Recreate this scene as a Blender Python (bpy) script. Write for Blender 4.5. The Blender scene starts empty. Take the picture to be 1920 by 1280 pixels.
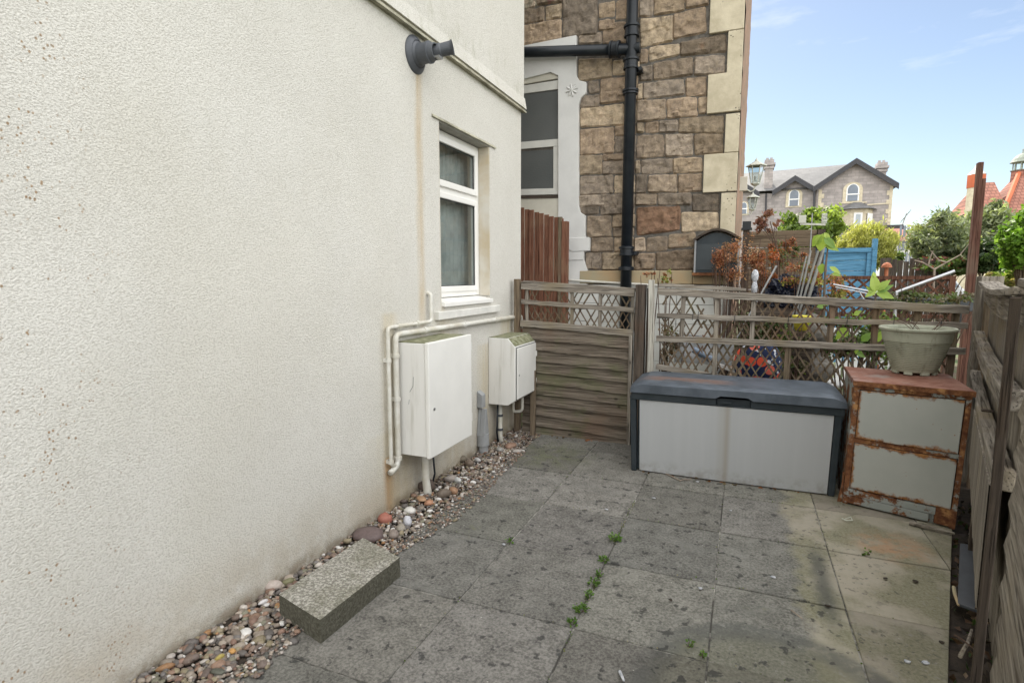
import bpy, math, random
from mathutils import Vector, Matrix, noise
random.seed(7)
R = math.radians
sc = bpy.context.scene
COL = sc.collection
# ------------------------------------------------------------------ camera
F = 1045.0; H = 1.5
PITCH = math.atan(122 / F); YAW = math.atan(435 / math.hypot(F, 122))
cd = bpy.data.cameras.new('camera'); cam = bpy.data.objects.new('camera', cd); COL.objects.link(cam)
cd.sensor_width = 36; cd.lens = 36 * F / 1920; cd.clip_start = 0.05; cd.clip_end = 1500
cam.location = (0, 0, H); cam.rotation_euler = (math.pi / 2 - PITCH, 0, YAW)
sc.camera = cam
CM = cam.rotation_euler.to_matrix(); O = Vector((0, 0, H))
def ray(u, v): return CM @ Vector(((u - 960) / F, -(v - 640) / F, -1))
def atz(u, v, z=0): d = ray(u, v); return O + d * ((z - H) / d.z)
def atx(u, v, x): d = ray(u, v); return O + d * (x / d.x)
def aty(u, v, y): d = ray(u, v); return O + d * (y / d.y)
# ------------------------------------------------------------------ light
SUN_EL = R(43); SUN_AZ = math.atan2(-0.36, 0.93)          # azimuth measured from +Y towards +X
sd = Vector((math.sin(SUN_AZ) * math.cos(SUN_EL), math.cos(SUN_AZ) * math.cos(SUN_EL), math.sin(SUN_EL)))
FILL_CLOUD = 22.
w = bpy.data.worlds.new('World'); sc.world = w; w.use_nodes = True
nt = w.node_tree; nt.nodes.clear()
def wn(t): return nt.nodes.new(t)
sky = wn('ShaderNodeTexSky'); sky.sky_type = 'NISHITA'; sky.sun_disc = False
sky.sun_elevation = SUN_EL; sky.sun_rotation = SUN_AZ; sky.air_density = 1.0; sky.dust_density = 0.35; sky.ozone_density = 1.0
hs = wn('ShaderNodeHueSaturation'); hs.inputs['Saturation'].default_value = .88; hs.inputs['Value'].default_value = 1.14
bg = wn('ShaderNodeBackground'); bg.inputs['Strength'].default_value = 0.05
wo = wn('ShaderNodeOutputWorld')
tc = wn('ShaderNodeTexCoord'); mp = wn('ShaderNodeMapping'); mp.inputs['Scale'].default_value = (1.6, 1.6, 7)
cn = wn('ShaderNodeTexNoise'); cn.inputs['Scale'].default_value = 2.3; cn.inputs['Detail'].default_value = 7; cn.inputs['Roughness'].default_value = .6
cr = wn('ShaderNodeValToRGB'); cr.color_ramp.elements[0].position = .60; cr.color_ramp.elements[0].color = (0, 0, 0, 1)
cr.color_ramp.elements[1].position = .80; cr.color_ramp.elements[1].color = (.45, .45, .45, 1)
mx = wn('ShaderNodeMixRGB'); mx.inputs['Color2'].default_value = (10, 10.2, 10.4, 1)
# added unseen fill cloud overhead, behind and beside to brighten the yard; clear ahead
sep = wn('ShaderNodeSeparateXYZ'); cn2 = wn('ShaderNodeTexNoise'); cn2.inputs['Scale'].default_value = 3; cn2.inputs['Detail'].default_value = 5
def wr_(src, a, b):
    n = wn('ShaderNodeMapRange'); n.interpolation_type = 'SMOOTHSTEP'; n.inputs[1].default_value = a; n.inputs[2].default_value = b; nt.links.new(src, n.inputs[0]); return n.outputs[0]
def wm(op, a, b=0.):
    n = wn('ShaderNodeMath'); n.operation = op
    for i, v in enumerate((a, b)):
        if isinstance(v, float): n.inputs[i].default_value = v
        else: nt.links.new(v, n.inputs[i])
    return n.outputs[0]
L = nt.links.new
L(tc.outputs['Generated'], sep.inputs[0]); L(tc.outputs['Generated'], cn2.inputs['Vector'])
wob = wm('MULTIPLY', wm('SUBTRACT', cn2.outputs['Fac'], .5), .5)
fill_mask = wm('MAXIMUM', wr_(wm('ADD', sep.outputs[1], wob), .78, .45), wr_(wm('ADD', sep.outputs[2], wob), .62, .85))
mb_ = wn('ShaderNodeMixRGB'); mb_.inputs['Color2'].default_value = (FILL_CLOUD * .98, FILL_CLOUD * .985, FILL_CLOUD * .985, 1)
L(sky.outputs[0], hs.inputs['Color']); L(hs.outputs[0], mx.inputs['Color1'])
L(tc.outputs['Generated'], mp.inputs[0]); L(mp.outputs[0], cn.inputs['Vector']); L(cn.outputs['Fac'], cr.inputs[0]); L(cr.outputs[0], mx.inputs['Fac'])
L(mx.outputs[0], mb_.inputs['Color1']); L(fill_mask, mb_.inputs['Fac'])
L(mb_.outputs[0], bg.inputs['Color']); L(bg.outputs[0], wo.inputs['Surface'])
ld = bpy.data.lights.new('sun', 'SUN'); ld.energy = 3.0; ld.angle = R(.5); ld.color = (1, .93, .82)
sun = bpy.data.objects.new('sun', ld); COL.objects.link(sun)
sun.rotation_euler = (-sd).to_track_quat('-Z', 'Y').to_euler()
sc.view_settings.view_transform = 'Standard'; sc.view_settings.look = 'None'
sc.view_settings.exposure = 1.34; sc.view_settings.gamma = 1
sc.cycles.max_bounces = 8

# ------------------------------------------------------------------ materials
class NM:
    def __init__(s, name):
        s.m = bpy.data.materials.new(name); s.m.use_nodes = True
        s.t = s.m.node_tree; s.t.nodes.clear()
        s.out = s.n('ShaderNodeOutputMaterial'); s.b = s.n('ShaderNodeBsdfPrincipled')
        s.l(s.b.outputs[0], s.out.inputs['Surface']); s.tc = s.n('ShaderNodeTexCoord')
    def n(s, t): return s.t.nodes.new(t)
    def l(s, a, b): s.t.links.new(a, b)
    def put(s, sock, v):
        if isinstance(v, bpy.types.NodeSocket): s.l(v, sock)
        elif v is not None: sock.default_value = (tuple(v) + (1,)) if isinstance(v, (tuple, list)) and len(v) == 3 and sock.type == 'RGBA' else v
    def co(s, scale=(1, 1, 1), loc=(0, 0, 0), kind='Object', rot=(0, 0, 0)):
        m = s.n('ShaderNodeMapping'); m.inputs['Scale'].default_value = scale; m.inputs['Location'].default_value = loc; m.inputs['Rotation'].default_value = rot
        s.l(s.tc.outputs[kind], m.inputs[0]); return m.outputs[0]
    def noise(s, sc_=5, det=4, ro=.55, vec=None, dist=0):
        n = s.n('ShaderNodeTexNoise'); n.inputs['Scale'].default_value = sc_; n.inputs['Detail'].default_value = det
        n.inputs['Roughness'].default_value = ro; n.inputs['Distortion'].default_value = dist
        s.l(vec if vec is not None else s.tc.outputs['Object'], n.inputs['Vector']); return n.outputs['Fac']
    def vor(s, sc_=5, vec=None, feat='F1', out='Distance'):
        n = s.n('ShaderNodeTexVoronoi'); n.feature = feat; n.inputs['Scale'].default_value = sc_
        s.l(vec if vec is not None else s.tc.outputs['Object'], n.inputs['Vector']); return n.outputs[out]
    def ramp(s, f, a, b, ca=(0, 0, 0), cb=(1, 1, 1)):
        n = s.n('ShaderNodeValToRGB'); e = n.color_ramp.elements
        if a > b: a, b, ca, cb = b, a, cb, ca
        e[0].position = a; e[1].position = b; e[0].color = (*ca, 1); e[1].color = (*cb, 1); s.l(f, n.inputs[0]); return n.outputs[0]
    def rng(s, f, a, b, c=0., d=1.):
        n = s.n('ShaderNodeMapRange'); n.interpolation_type = 'SMOOTHSTEP'
        for i, x in zip((1, 2, 3, 4), (a, b, c, d)): n.inputs[i].default_value = x
        s.l(f, n.inputs[0]); return n.outputs[0]
    def mix(s, f, a, b, mode='MIX'):
        n = s.n('ShaderNodeMixRGB'); n.blend_type = mode; s.put(n.inputs[0], f); s.put(n.inputs[1], a); s.put(n.inputs[2], b); return n.outputs[0]
    def math(s, op, a, b=0.):
        n = s.n('ShaderNodeMath'); n.operation = op; s.put(n.inputs[0], a); s.put(n.inputs[1], b); return n.outputs[0]
    def xyz(s, kind='Object'):
        n = s.n('ShaderNodeSeparateXYZ'); s.l(s.tc.outputs[kind], n.inputs[0]); return n.outputs
    def attr(s, name='Col'):
        n = s.n('ShaderNodeAttribute'); n.attribute_name = name; return n.outputs['Color']
    def bump(s, h, st=.3, dist=.01, prev=None):
        n = s.n('ShaderNodeBump'); n.inputs['Strength'].default_value = st; n.inputs['Distance'].default_value = dist
        s.l(h, n.inputs['Height'])
        if prev is not None: s.l(prev, n.inputs['Normal'])
        return n.outputs[0]
    def done(s, col, rough=.85, nrm=None, metal=0, spec=.35):
        s.put(s.b.inputs['Base Color'], col); s.put(s.b.inputs['Roughness'], rough); s.b.inputs['Metallic'].default_value = metal
        s.b.inputs['Specular IOR Level'].default_value = spec
        if nrm is not None: s.l(nrm, s.b.inputs['Normal'])
        return s.m

def plain(name, c, rough=.6, var=.25, sc_=8, bump=.1, metal=0, spec=.4, c2=None):
    N = NM(name); f = N.noise(sc_, 6, .6); d = c2 or tuple(x * (1 - var) for x in c)
    col = N.mix(N.rng(f, .3, .7), d, c); return N.done(col, rough, N.bump(N.noise(sc_ * 9, 3), bump, .004), metal, spec)

def wood(name, axis, ca, cb, cc=None, crack=.6, gs=1.0, green=0.):
    """weathered timber; the grain runs along `axis`"""
    N = NM(name); s = [42 * gs] * 3; s[axis] = 2.0
    v = N.co(tuple(s)); g = N.noise(1.0, 7, .68, v, .6)
    v2 = N.co(tuple(x * 3.1 if i != axis else 2.2 for i, x in enumerate(s)), (3, 7, 1)); g2 = N.noise(1., 4, .6, v2)
    col = N.mix(N.rng(g, .3, .7), ca, cb)
    big = N.noise(2.2, 3, .5)
    if cc: col = N.mix(N.rng(big, .5, .72), col, cc)
    cr_ = N.rng(g2, .34, .43)
    dark = tuple(x * .28 for x in ca)
    col = N.mix(N.math('MULTIPLY', N.math('SUBTRACT', 1., cr_), crack), col, dark)
    if green: col = N.mix(N.math('MULTIPLY', N.rng(N.noise(3.7, 4, .6, N.co((1, 1, 1), (9, 2, 5))), .5, .7), green), col, (.10, .115, .05))
    kv = [3.2] * 3; kv[axis] = 1.6; kn = N.rng(N.math('ADD', N.vor(1.9, N.co(tuple(kv), (1, 2, 3))), N.math('MULTIPLY', g, .05)), .11, .06); col = N.mix(N.math('MULTIPLY', kn, .8), col, dark)
    h = N.math('ADD', N.math('MULTIPLY', g, .6), cr_)
    return N.done(col, .92, N.bump(h, .9, .008), 0, .15)

GREY_A, GREY_B = (.12, .10, .08), (.36, .325, .275)
W = {}
for i, a in enumerate('xyz'):
    W['grey' + a] = wood('weathered_wood_' + a, i, GREY_A, GREY_B, (.23, .19, .13), .6)
    W['dark' + a] = wood('dark_wood_' + a, i, (.045, .036, .030), (.12, .095, .075), (.10, .06, .035), .5)
    W['brown' + a] = wood('brown_wood_' + a, i, (.10, .075, .052), (.23, .18, .125), (.17, .10, .065), .45, 1, .3)
W['umber'] = wood('umber_stained_wood', 2, (.07, .032, .022), (.15, .075, .048), None, .5)
W['red'] = wood('red_stained_wood', 2, (.12, .050, .032), (.255, .125, .08), (.25, .16, .10), .5)
W['pale'] = wood('pale_paint_flaked_wood', 2, (.28, .26, .22), (.55, .53, .47), (.40, .37, .30), .8)
W['lap'] = wood('lapped_board_wood', 0, (.080, .062, .047), (.225, .19, .15), (.16, .115, .085), .25, 1.9, .5)
W['blue'] = wood('blue_painted_wood', 0, (.085, .24, .40), (.14, .33, .51), None, .15)

# rendered wall
def render_mat():
    N = NM('textured_cream_render'); x, y, z = N.xyz()
    n1 = N.noise(1.2, 5, .6)
    col = N.mix(N.rng(n1, .3, .7), (.60, .583, .53), (.65, .634, .583))
    # rusty streak under the flue, broad and faint; rust run under the pipe end
    def band(c, w_, zhi, zlo, amt, colr, wob=.05):
        nonlocal col
        wv = N.math('ADD', y, N.math('MULTIPLY', N.math('SUBTRACT', N.noise(3, 3, .5), .5), wob * 2))
        d = N.math('ABSOLUTE', N.math('SUBTRACT', wv, c)); m = N.rng(d, w_, 0)
        m = N.math('MULTIPLY', m, N.rng(z, zhi + .04, zhi)); m = N.math('MULTIPLY', m, N.rng(z, zlo, zlo + .5))
        m = N.math('MULTIPLY', m, N.rng(N.noise(2.2, 5, .7, N.co((1, 9, .8))), .2, .65)); m = N.math('MULTIPLY', m, amt)
        col = N.mix(m, col, colr)
    band(3.33, .075, 2.86, .9, .75, (.50, .38, .22), .02)
    band(2.90, .09, .33, -1.5, 1., (.42, .15, .02), .015); band(2.885, .05, .33, -1.5, 1., (.42, .15, .02), .01)
    band(2.93, .13, 1.25, -.4, .55, (.52, .42, .24), .03)
    band(3.62, .05, 2.55, .7, .4, (.5, .38, .22), .01)
    band(3.05, .5, .5, -.5, .55, (.53, .45, .29), .1)
    band(3.7, .35, 1.2, -.6, .5, (.56, .49, .34), .1)
    band(4.35, .3, .9, -.6, .7, (.55, .46, .29), .1)
    band(4.85, .3, 1.1, -.6, .7, (.55, .47, .30), .1)
    # dirt along the foot
    foot = N.math('MULTIPLY', N.rng(z, .45, .02), N.rng(N.noise(5, 6, .7), .30, .62))
    col = N.mix(N.math('MULTIPLY', foot, .5), col, (.40, .33, .225))
    foot2 = N.math('MULTIPLY', N.rng(z, .09, .0), N.rng(N.noise(9, 6, .7), .3, .6))
    col = N.mix(N.math('MULTIPLY', foot2, .8), col, (.20, .15, .09))
    yw = N.math('MULTIPLY', N.rng(N.noise(.9, 4, .6, N.co((1, 1, .6), (3, 8, 1))), .48, .68), .18); col = N.mix(yw, col, (.56, .53, .43))
    # grey algae under and over the drip
    alg = N.math('MULTIPLY', N.rng(N.noise(4, 6, .7, N.co((1, 2.5, 1.2))), .5, .68), N.math('MULTIPLY', N.rng(z, 3.55, 3.1), N.rng(z, 3.0, 3.09)))
    col = N.mix(N.math('MULTIPLY', alg, .5), col, (.36, .36, .26))
    # small rust specks towards the near end
    sp = N.rng(N.vor(60, N.co((1, 1, .8), kind='Object')), .30, .16)
    spn = N.rng(N.noise(9, 3, .6), .52, .60)
    near = N.rng(y, 1.45, 1.05)
    m = N.math('MULTIPLY', N.math('MULTIPLY', sp, spn), near)
    col = N.mix(N.math('MULTIPLY', m, .85), col, (.27, .165, .075))
    # texture
    v = N.co((1, 1, 1.35)); a = N.noise(125, 3, .6, v, .15); b = N.noise(230, 2, .5); 
    h = N.math('ADD', N.rng(a, .32, .66), N.math('MULTIPLY', b, .35))
    col = N.mix(N.rng(a, .50, .36, 0, .42), col, (.30, .28, .235))
    return N.done(col, .9, N.bump(h, .65, .0032), 0, .2)
M = {}
M['render'] = render_mat()
def drip_mat():
    N = NM('weathered_render_drip'); col = N.mix(N.rng(N.noise(14, 6, .7, N.co((1, .4, 1))), .35, .62), (.21, .20, .15), (.42, .40, .31))
    return N.done(col, .9, N.bump(N.noise(60, 4), .5, .005))
M['drip'] = drip_mat()
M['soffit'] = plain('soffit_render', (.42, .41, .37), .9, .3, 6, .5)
M['jamb'] = plain('jamb_render', (.60, .58, .52), .9, .15, 3, .5, c2=(.50, .42, .29))
M['sill'] = plain('painted_concrete', (.68, .67, .62), .75, .15, 10, .4)
M['upvc'] = plain('white_upvc', (.78, .77, .73), .4, .06, 3, .02)
M['upvc2'] = plain('aged_white_upvc', (.66, .65, .60), .45, .15, 5, .05)
M['gasket'] = plain('black_gasket', (.02, .02, .02), .6)
def glass_mat(name, tint=(.75, .8, .8), rough=.02, op=.55):
    N = NM(name); tr = N.n('ShaderNodeBsdfTransparent'); tr.inputs[0].default_value = (*tint, 1)
    gl = N.n('ShaderNodeBsdfGlossy'); gl.inputs['Roughness'].default_value = rough
    lw = N.n('ShaderNodeLayerWeight'); lw.inputs[0].default_value = .5
    pw = N.math('POWER', lw.outputs['Facing'], 3.5); fr = N.n('ShaderNodeMapRange'); fr.inputs[3].default_value = .10; fr.inputs[4].default_value = .85; N.l(pw, fr.inputs[0])
    ms = N.n('ShaderNodeMixShader'); N.l(fr.outputs[0], ms.inputs[0]); N.l(tr.outputs[0], ms.inputs[1]); N.l(gl.outputs[0], ms.inputs[2])
    N.l(ms.outputs[0], N.out.inputs['Surface']); return N.m
M['glass'] = glass_mat('window_glass')
def obscure():
    N = NM('frosted_dark_glass'); f = N.noise(90, 3, .6); b = N.noise(1.2, 3, .5)
    return N.done(N.mix(N.rng(b, .3, .7), (.085, .092, .09), (.12, .125, .12)), .34, N.bump(f, .7, .004), 0, .6)
M['frost'] = obscure()
M['darkglass'] = plain('dark_dull_glass', (.03, .04, .045), .25, .3, 3, 0, 0, .3)
M['skyglass'] = plain('house_window_glass', (.10, .13, .17), .08, .3, 1.5, .0, 0, .9)
M['room'] = plain('dim_room_plaster', (.20, .19, .17), .9)
M['curtain'] = plain('pale_blind', (.62, .60, .52), .8, .1)
M['net'] = plain('grey_net_curtain', (.50, .52, .49), .9, .45, 2.2, 0, c2=(.24, .26, .25))
M['curtainb'] = plain('grey_blind', (.40, .44, .46), .8, .1)

def metalbox():
    N = NM('stained_white_grp'); x, y, z = N.xyz()
    st = N.rng(N.noise(1.6, 6, .7, N.co((9, 9, .7))), .50, .78)
    col = N.mix(N.math('MULTIPLY', st, .62), (.70, .69, .655), (.40, .385, .32))
    sp = N.rng(N.vor(26), .13, .05); col = N.mix(N.math('MULTIPLY', N.math('MULTIPLY', sp, N.rng(N.noise(3), .55, .65)), .5), col, (.25, .22, .15))
    return N.done(col, .5, N.bump(N.noise(40, 3), .06, .003), 0, .4)
M['grp'] = metalbox()
M['grpdoor'] = plain('white_grp_door', (.74, .73, .69), .45, .06, 4, .04)
M['moss'] = plain('mossy_top', (.30, .30, .20), .9, .5, 22, .5, c2=(.12, .125, .06))
M['pipew'] = plain('white_painted_pipe', (.66, .655, .61), .5, .25, 7, .15, c2=(.47, .44, .36))
M['gpipe'] = plain('grey_pvc', (.33, .34, .345), .5, .2, 6, .05)
M['dgrey'] = plain('dark_grey_plastic', (.085, .092, .105), .5, .3, 9, .08)
M['wirem'] = plain('galvanised_steel', (.36, .36, .35), .4, .3, 12, .05, .7)
M['black'] = plain('black_painted_iron', (.008, .011, .016), .33, .4, 6, .1, 0, .32, c2=(.018, .022, .026))
M['chestdark'] = plain('dark_resin', (.020, .029, .034), .5, .35, 7, .12, 0, .3, c2=(.034, .042, .048))
def lid():
    N = NM('dusty_resin_lid'); x, y, z = N.xyz()
    x_, y_, z_ = N.xyz(); pa = N.math('MULTIPLY', N.rng(N.math('ABSOLUTE', N.math('ADD', x_, .33)), .42, .18), N.rng(N.math('ABSOLUTE', N.math('SUBTRACT', y_, .20)), .13, .05)); m = N.math('MULTIPLY', N.rng(N.noise(5, 5, .65), .36, .52), pa)
    up = N.n('ShaderNodeNewGeometry'); sx = N.n('ShaderNodeSeparateXYZ'); N.l(up.outputs['Normal'], sx.inputs[0])
    col = N.mix(N.rng(N.noise(9, 5, .6), .3, .7), (.050, .062, .078), (.090, .108, .132))
    m = N.math('MULTIPLY', m, N.rng(sx.outputs[2], .8, .95)); col = N.mix(N.math('MULTIPLY', m, .75), col, (.15, .085, .06))
    return N.done(col, N.mix(m, (.46, .46, .46), (.8, .8, .8)), N.bump(N.noise(55, 3), .08, .003), 0, .5)
M['lid'] = lid()
def panelgrey():
    N = NM('grey_resin_panel'); x, y, z = N.xyz()
    st = N.rng(N.noise(1.2, 5, .6, N.co((11, 1, .35))), .35, .75)
    col = N.mix(st, (.395, .405, .41), (.415, .425, .43))
    d = N.rng(N.math('ABSOLUTE', N.math('SUBTRACT', x, -.02)), .035, .0); col = N.mix(N.math('MULTIPLY', d, .45), col, (.24, .20, .13))
    d = N.rng(N.math('ABSOLUTE', N.math('SUBTRACT', x, -.055)), .05, .0); col = N.mix(N.math('MULTIPLY', d, .2), col, (.28, .24, .17))
    f = N.math('MULTIPLY', N.rng(z, .13, .0), N.rng(N.noise(14, 5, .7), .4, .65)); col = N.mix(N.math('MULTIPLY', f, .5), col, (.17, .15, .11))
    return N.done(col, .45, N.bump(N.noise(110, 2), .05, .002))
M['panelgrey'] = panelgrey()
def rust(name, amt):
    N = NM(name); a = N.noise(7, 7, .7); b = N.noise(26, 6, .7)
    col = N.mix(N.rng(b, .3, .7), (.09, .035, .018), (.25, .11, .05))
    col = N.mix(N.rng(N.noise(13, 5, .6), .55, .7), col, (.42, .22, .09))
    m = N.rng(a, amt, amt + .06); col = N.mix(m, col, (.30, .32, .30))
    return N.done(col, .85, N.bump(b, .5, .004), 0, .2)
M['rust'] = rust('rusted_steel', .535); M['rustfull'] = rust('heavily_rusted_steel', .9); M['rustlow'] = rust('grey_steel_with_rust', .47)
def rusttop():
    N = NM('rusted_cabinet_top'); b = N.noise(10, 7, .7)
    col = N.mix(N.rng(b, .3, .7), (.17, .065, .042), (.30, .16, .12)); col = N.mix(N.rng(N.noise(4, 5), .52, .7), col, (.27, .23, .21))
    return N.done(col, .8, N.bump(b, .3, .004))
M['rusttop'] = rusttop()
def drawer():
    N = NM('grey_enamel_with_rust'); x, y, z = N.xyz('Generated')
    n = N.noise(9, 6, .7); n2 = N.noise(24, 5, .65)
    e = N.math('ADD', N.math('MULTIPLY', N.math('SUBTRACT', n, .5), .34), N.math('MULTIPLY', N.math('SUBTRACT', n2, .5), .12))
    top = N.rng(N.math('ADD', z, e), .93, .99); bot = N.rng(N.math('ADD', z, e), .075, .0); lft = N.rng(N.math('ADD', x, N.math('MULTIPLY', e, .5)), .035, .0)
    m = N.math('MAXIMUM', N.math('MAXIMUM', top, bot), lft)
    col = N.mix(N.rng(N.noise(3, 5), .3, .7), (.37, .385, .36), (.42, .43, .40))
    sp = N.math('MULTIPLY', N.rng(N.vor(34), .16, .06), N.rng(N.noise(6, 2), .56, .62)); col = N.mix(sp, col, (.28, .14, .06))
    rc = N.mix(N.rng(N.noise(30, 5, .7), .35, .65), (.13, .045, .018), (.36, .17, .06))
    return N.done(N.mix(m, col, rc), N.mix(m, (.42,) * 3, (.9,) * 3), N.bump(N.math('MULTIPLY', m, n2), .5, .003))
M['drawer'] = drawer()
def potm():
    N = NM('grey_green_pot'); col = N.mix(N.rng(N.noise(3.5, 6, .65), .3, .7), (.30, .315, .24), (.44, .45, .355))
    col = N.mix(N.math('MULTIPLY', N.rng(N.noise(11, 6, .7, N.co((1, 1, .4))), .52, .68), .5), col, (.13, .135, .085))
    return N.done(col, .75, N.bump(N.noise(50, 4), .15, .003))
M['pot'] = potm()
def blockm():
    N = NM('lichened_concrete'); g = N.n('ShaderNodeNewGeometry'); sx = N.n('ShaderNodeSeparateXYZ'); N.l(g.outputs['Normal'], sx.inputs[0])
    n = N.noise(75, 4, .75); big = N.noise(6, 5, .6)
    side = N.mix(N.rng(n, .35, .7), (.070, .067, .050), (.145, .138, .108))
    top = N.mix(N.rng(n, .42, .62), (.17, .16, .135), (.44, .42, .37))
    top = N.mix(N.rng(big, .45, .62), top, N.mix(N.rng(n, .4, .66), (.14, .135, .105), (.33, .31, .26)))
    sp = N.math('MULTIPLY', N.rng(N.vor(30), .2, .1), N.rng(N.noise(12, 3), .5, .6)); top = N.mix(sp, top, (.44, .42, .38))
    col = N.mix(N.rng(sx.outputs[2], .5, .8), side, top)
    return N.done(col, .95, N.bump(N.math('ADD', n, big), .7, .008), 0, .15)
M['block'] = blockm()
def pavm():
    N = NM('weathered_concrete_slab'); x, y, z = N.xyz(); a = N.attr()
    n = N.noise(75, 6, .75); n2 = N.noise(3.0, 6, .65); n3 = N.noise(9, 6, .7)
    dark = N.mix(N.rng(n, .38, .62), (.088, .084, .074), (.258, .248, .222))
    dark = N.mix(N.math('MULTIPLY', N.rng(n2, .5, .7), .6), dark, (.155, .152, .14))
    md = N.rng(N.noise(7.5, 5, .7, N.co((1, 1, 1), (2, 8, 0))), .36, .66); dark = N.mix(.38, dark, N.mix(md, (.065, .064, .060), (.215, .21, .195)))
    # cleaner, greener area to the right
    xx = N.math('ADD', x, N.math('MULTIPLY', N.math('SUBTRACT', n2, .5), .35))
    lite = N.mix(N.rng(n, .25, .75), (.145, .14, .085), (.25, .235, .165))
    lite = N.mix(N.rng(N.noise(2.1, 5, .6, N.co((1, 1, 1), (4, 4, 0))), .45, .62), lite, (.33, .30, .24))
    m1 = N.rng(xx, .27, .36)
    # a bare stripe left by something long, from the chest to the curve of the old round mark
    def circ(cx, cy, r): 
        dx = N.math('SUBTRACT', x, cx); dy = N.math('SUBTRACT', y, cy)
        return N.math('SQRT', N.math('ADD', N.math('MULTIPLY', dx, dx), N.math('MULTIPLY', dy, dy)))
    col = N.mix(N.math('MULTIPLY', m1, .85), dark, lite)
    # old dirty ring mark
    r1 = circ(.18, 1.98, 0); ring = N.math('MULTIPLY', N.rng(r1, .54, .49), N.rng(r1, .36, .45)); ring = N.math('MULTIPLY', ring, N.rng(n3, .25, .55))
    inside = N.rng(r1, .5, .42)
    col = N.mix(N.math('MULTIPLY', inside, .5), col, N.mix(n, (.10, .098, .066), (.17, .165, .12)))
    col = N.mix(N.math('MULTIPLY', ring, .7), col, (.085, .087, .082))
    st = N.math('MULTIPLY', N.math('MULTIPLY', N.rng(N.math('ADD', x, N.math('MULTIPLY', N.math('SUBTRACT', n3, .5), .08)), .36, .42), N.rng(x, .49, .43)), N.math('MULTIPLY', N.rng(y, 2.5, 2.8), N.rng(y, 3.45, 3.2)))
    col = N.mix(N.math('MULTIPLY', st, .75), col, (.075, .076, .070))
    # orange rust wash in front of the cabinet, moss by the chest, moss at the left
    rs = N.math('MULTIPLY', N.rng(circ(.83, 3.55, 0), .28, .05), N.rng(n3, .38, .62)); col = N.mix(N.math('MULTIPLY', rs, .75), col, (.34, .195, .11))
    ms_ = N.math('MULTIPLY', N.rng(circ(-1.45, 4.35, 0), .5, .1), N.rng(n3, .38, .6)); col = N.mix(N.math('MULTIPLY', ms_, .55), col, (.135, .15, .07))
    ms_ = N.math('MULTIPLY', N.rng(n2, .62, .72), N.rng(n3, .45, .6)); col = N.mix(N.math('MULTIPLY', ms_, .5), col, (.19, .185, .11))
    # black lichen blots and pale specks
    vv = N.co((1, 1, 1)); blot = N.math('SUBTRACT', 1., N.noise(15, 3, .55, vv))
    bm = N.math('MULTIPLY', N.rng(blot, .395, .34), N.rng(n2, .34, .46)); bm = N.math('MULTIPLY', bm, N.rng(xx, .75, .3, .25, 1))
    col = N.mix(N.math('MULTIPLY', bm, .82), col, (.040, .040, .038))
    blot2 = N.math('SUBTRACT', 1., N.noise(32, 3, .6, N.co((1, 1, 1), (3, 1, 0))))
    col = N.mix(N.math('MULTIPLY', N.math('MULTIPLY', N.rng(blot2, .405, .35), N.rng(N.noise(1.7, 3), .44, .56)), .6), col, (.05, .05, .047))
    wsp = N.math('MULTIPLY', N.rng(N.vor(15, N.co((1, 1, 1), (1, 5, 0))), .07, .035), N.rng(N.noise(5, 2), .55, .62)); col = N.mix(wsp, col, (.40, .39, .35))
    pl = N.math('MULTIPLY', N.rng(N.noise(26, 6, .75, N.co((1, 1, 1), (7, 3, 0))), .56, .66), .5); col = N.mix(pl, col, (.235, .23, .21))
    col = N.mix(1., col, a, 'MULTIPLY')
    return N.done(col, .9, N.bump(N.math('ADD', n, N.math('MULTIPLY', n3, .5)), .45, .005), 0, .25)
M['paving'] = pavm()
def joint():
    N = NM('sandy_joint_mortar'); n = N.noise(16, 5, .7)
    return N.done(N.mix(N.rng(N.math('ADD', N.math('MULTIPLY', n, .5), N.math('MULTIPLY', N.noise(2.3, 4, .6), .5)), .44, .60), (.06, .056, .049), (.33, .315, .28)), .95, N.bump(N.noise(70, 3), .6, .006))
M['joint'] = joint()
M['soil'] = plain('dark_soil', (.060, .045, .033), .95, .5, 20, .9, c2=(.025, .02, .016))
def earth():
    N = NM('rough_ground'); n = N.noise(1.5, 6, .65)
    return N.done(N.mix(N.rng(n, .4, .6), (.10, .075, .05), (.07, .10, .035)), .95, N.bump(N.noise(12, 5), .8, .03))
M['earth'] = earth()
def colattr(name, rough=.7, var=.2, sc_=40, bump=.3, spec=.3):
    N = NM(name); n = N.noise(sc_, 5, .65); a = N.attr()
    c = N.mix(N.rng(n, .25, .75), N.mix(1., a, (1 - var,) * 3, 'MULTIPLY'), N.mix(1., a, (1 + var * .5,) * 3, 'MULTIPLY'))
    return N.done(c, rough, N.bump(n, bump, .004), 0, spec)
M['pebble'] = colattr('mixed_pebble_stone', .55, .2, 60, .15)
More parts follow.
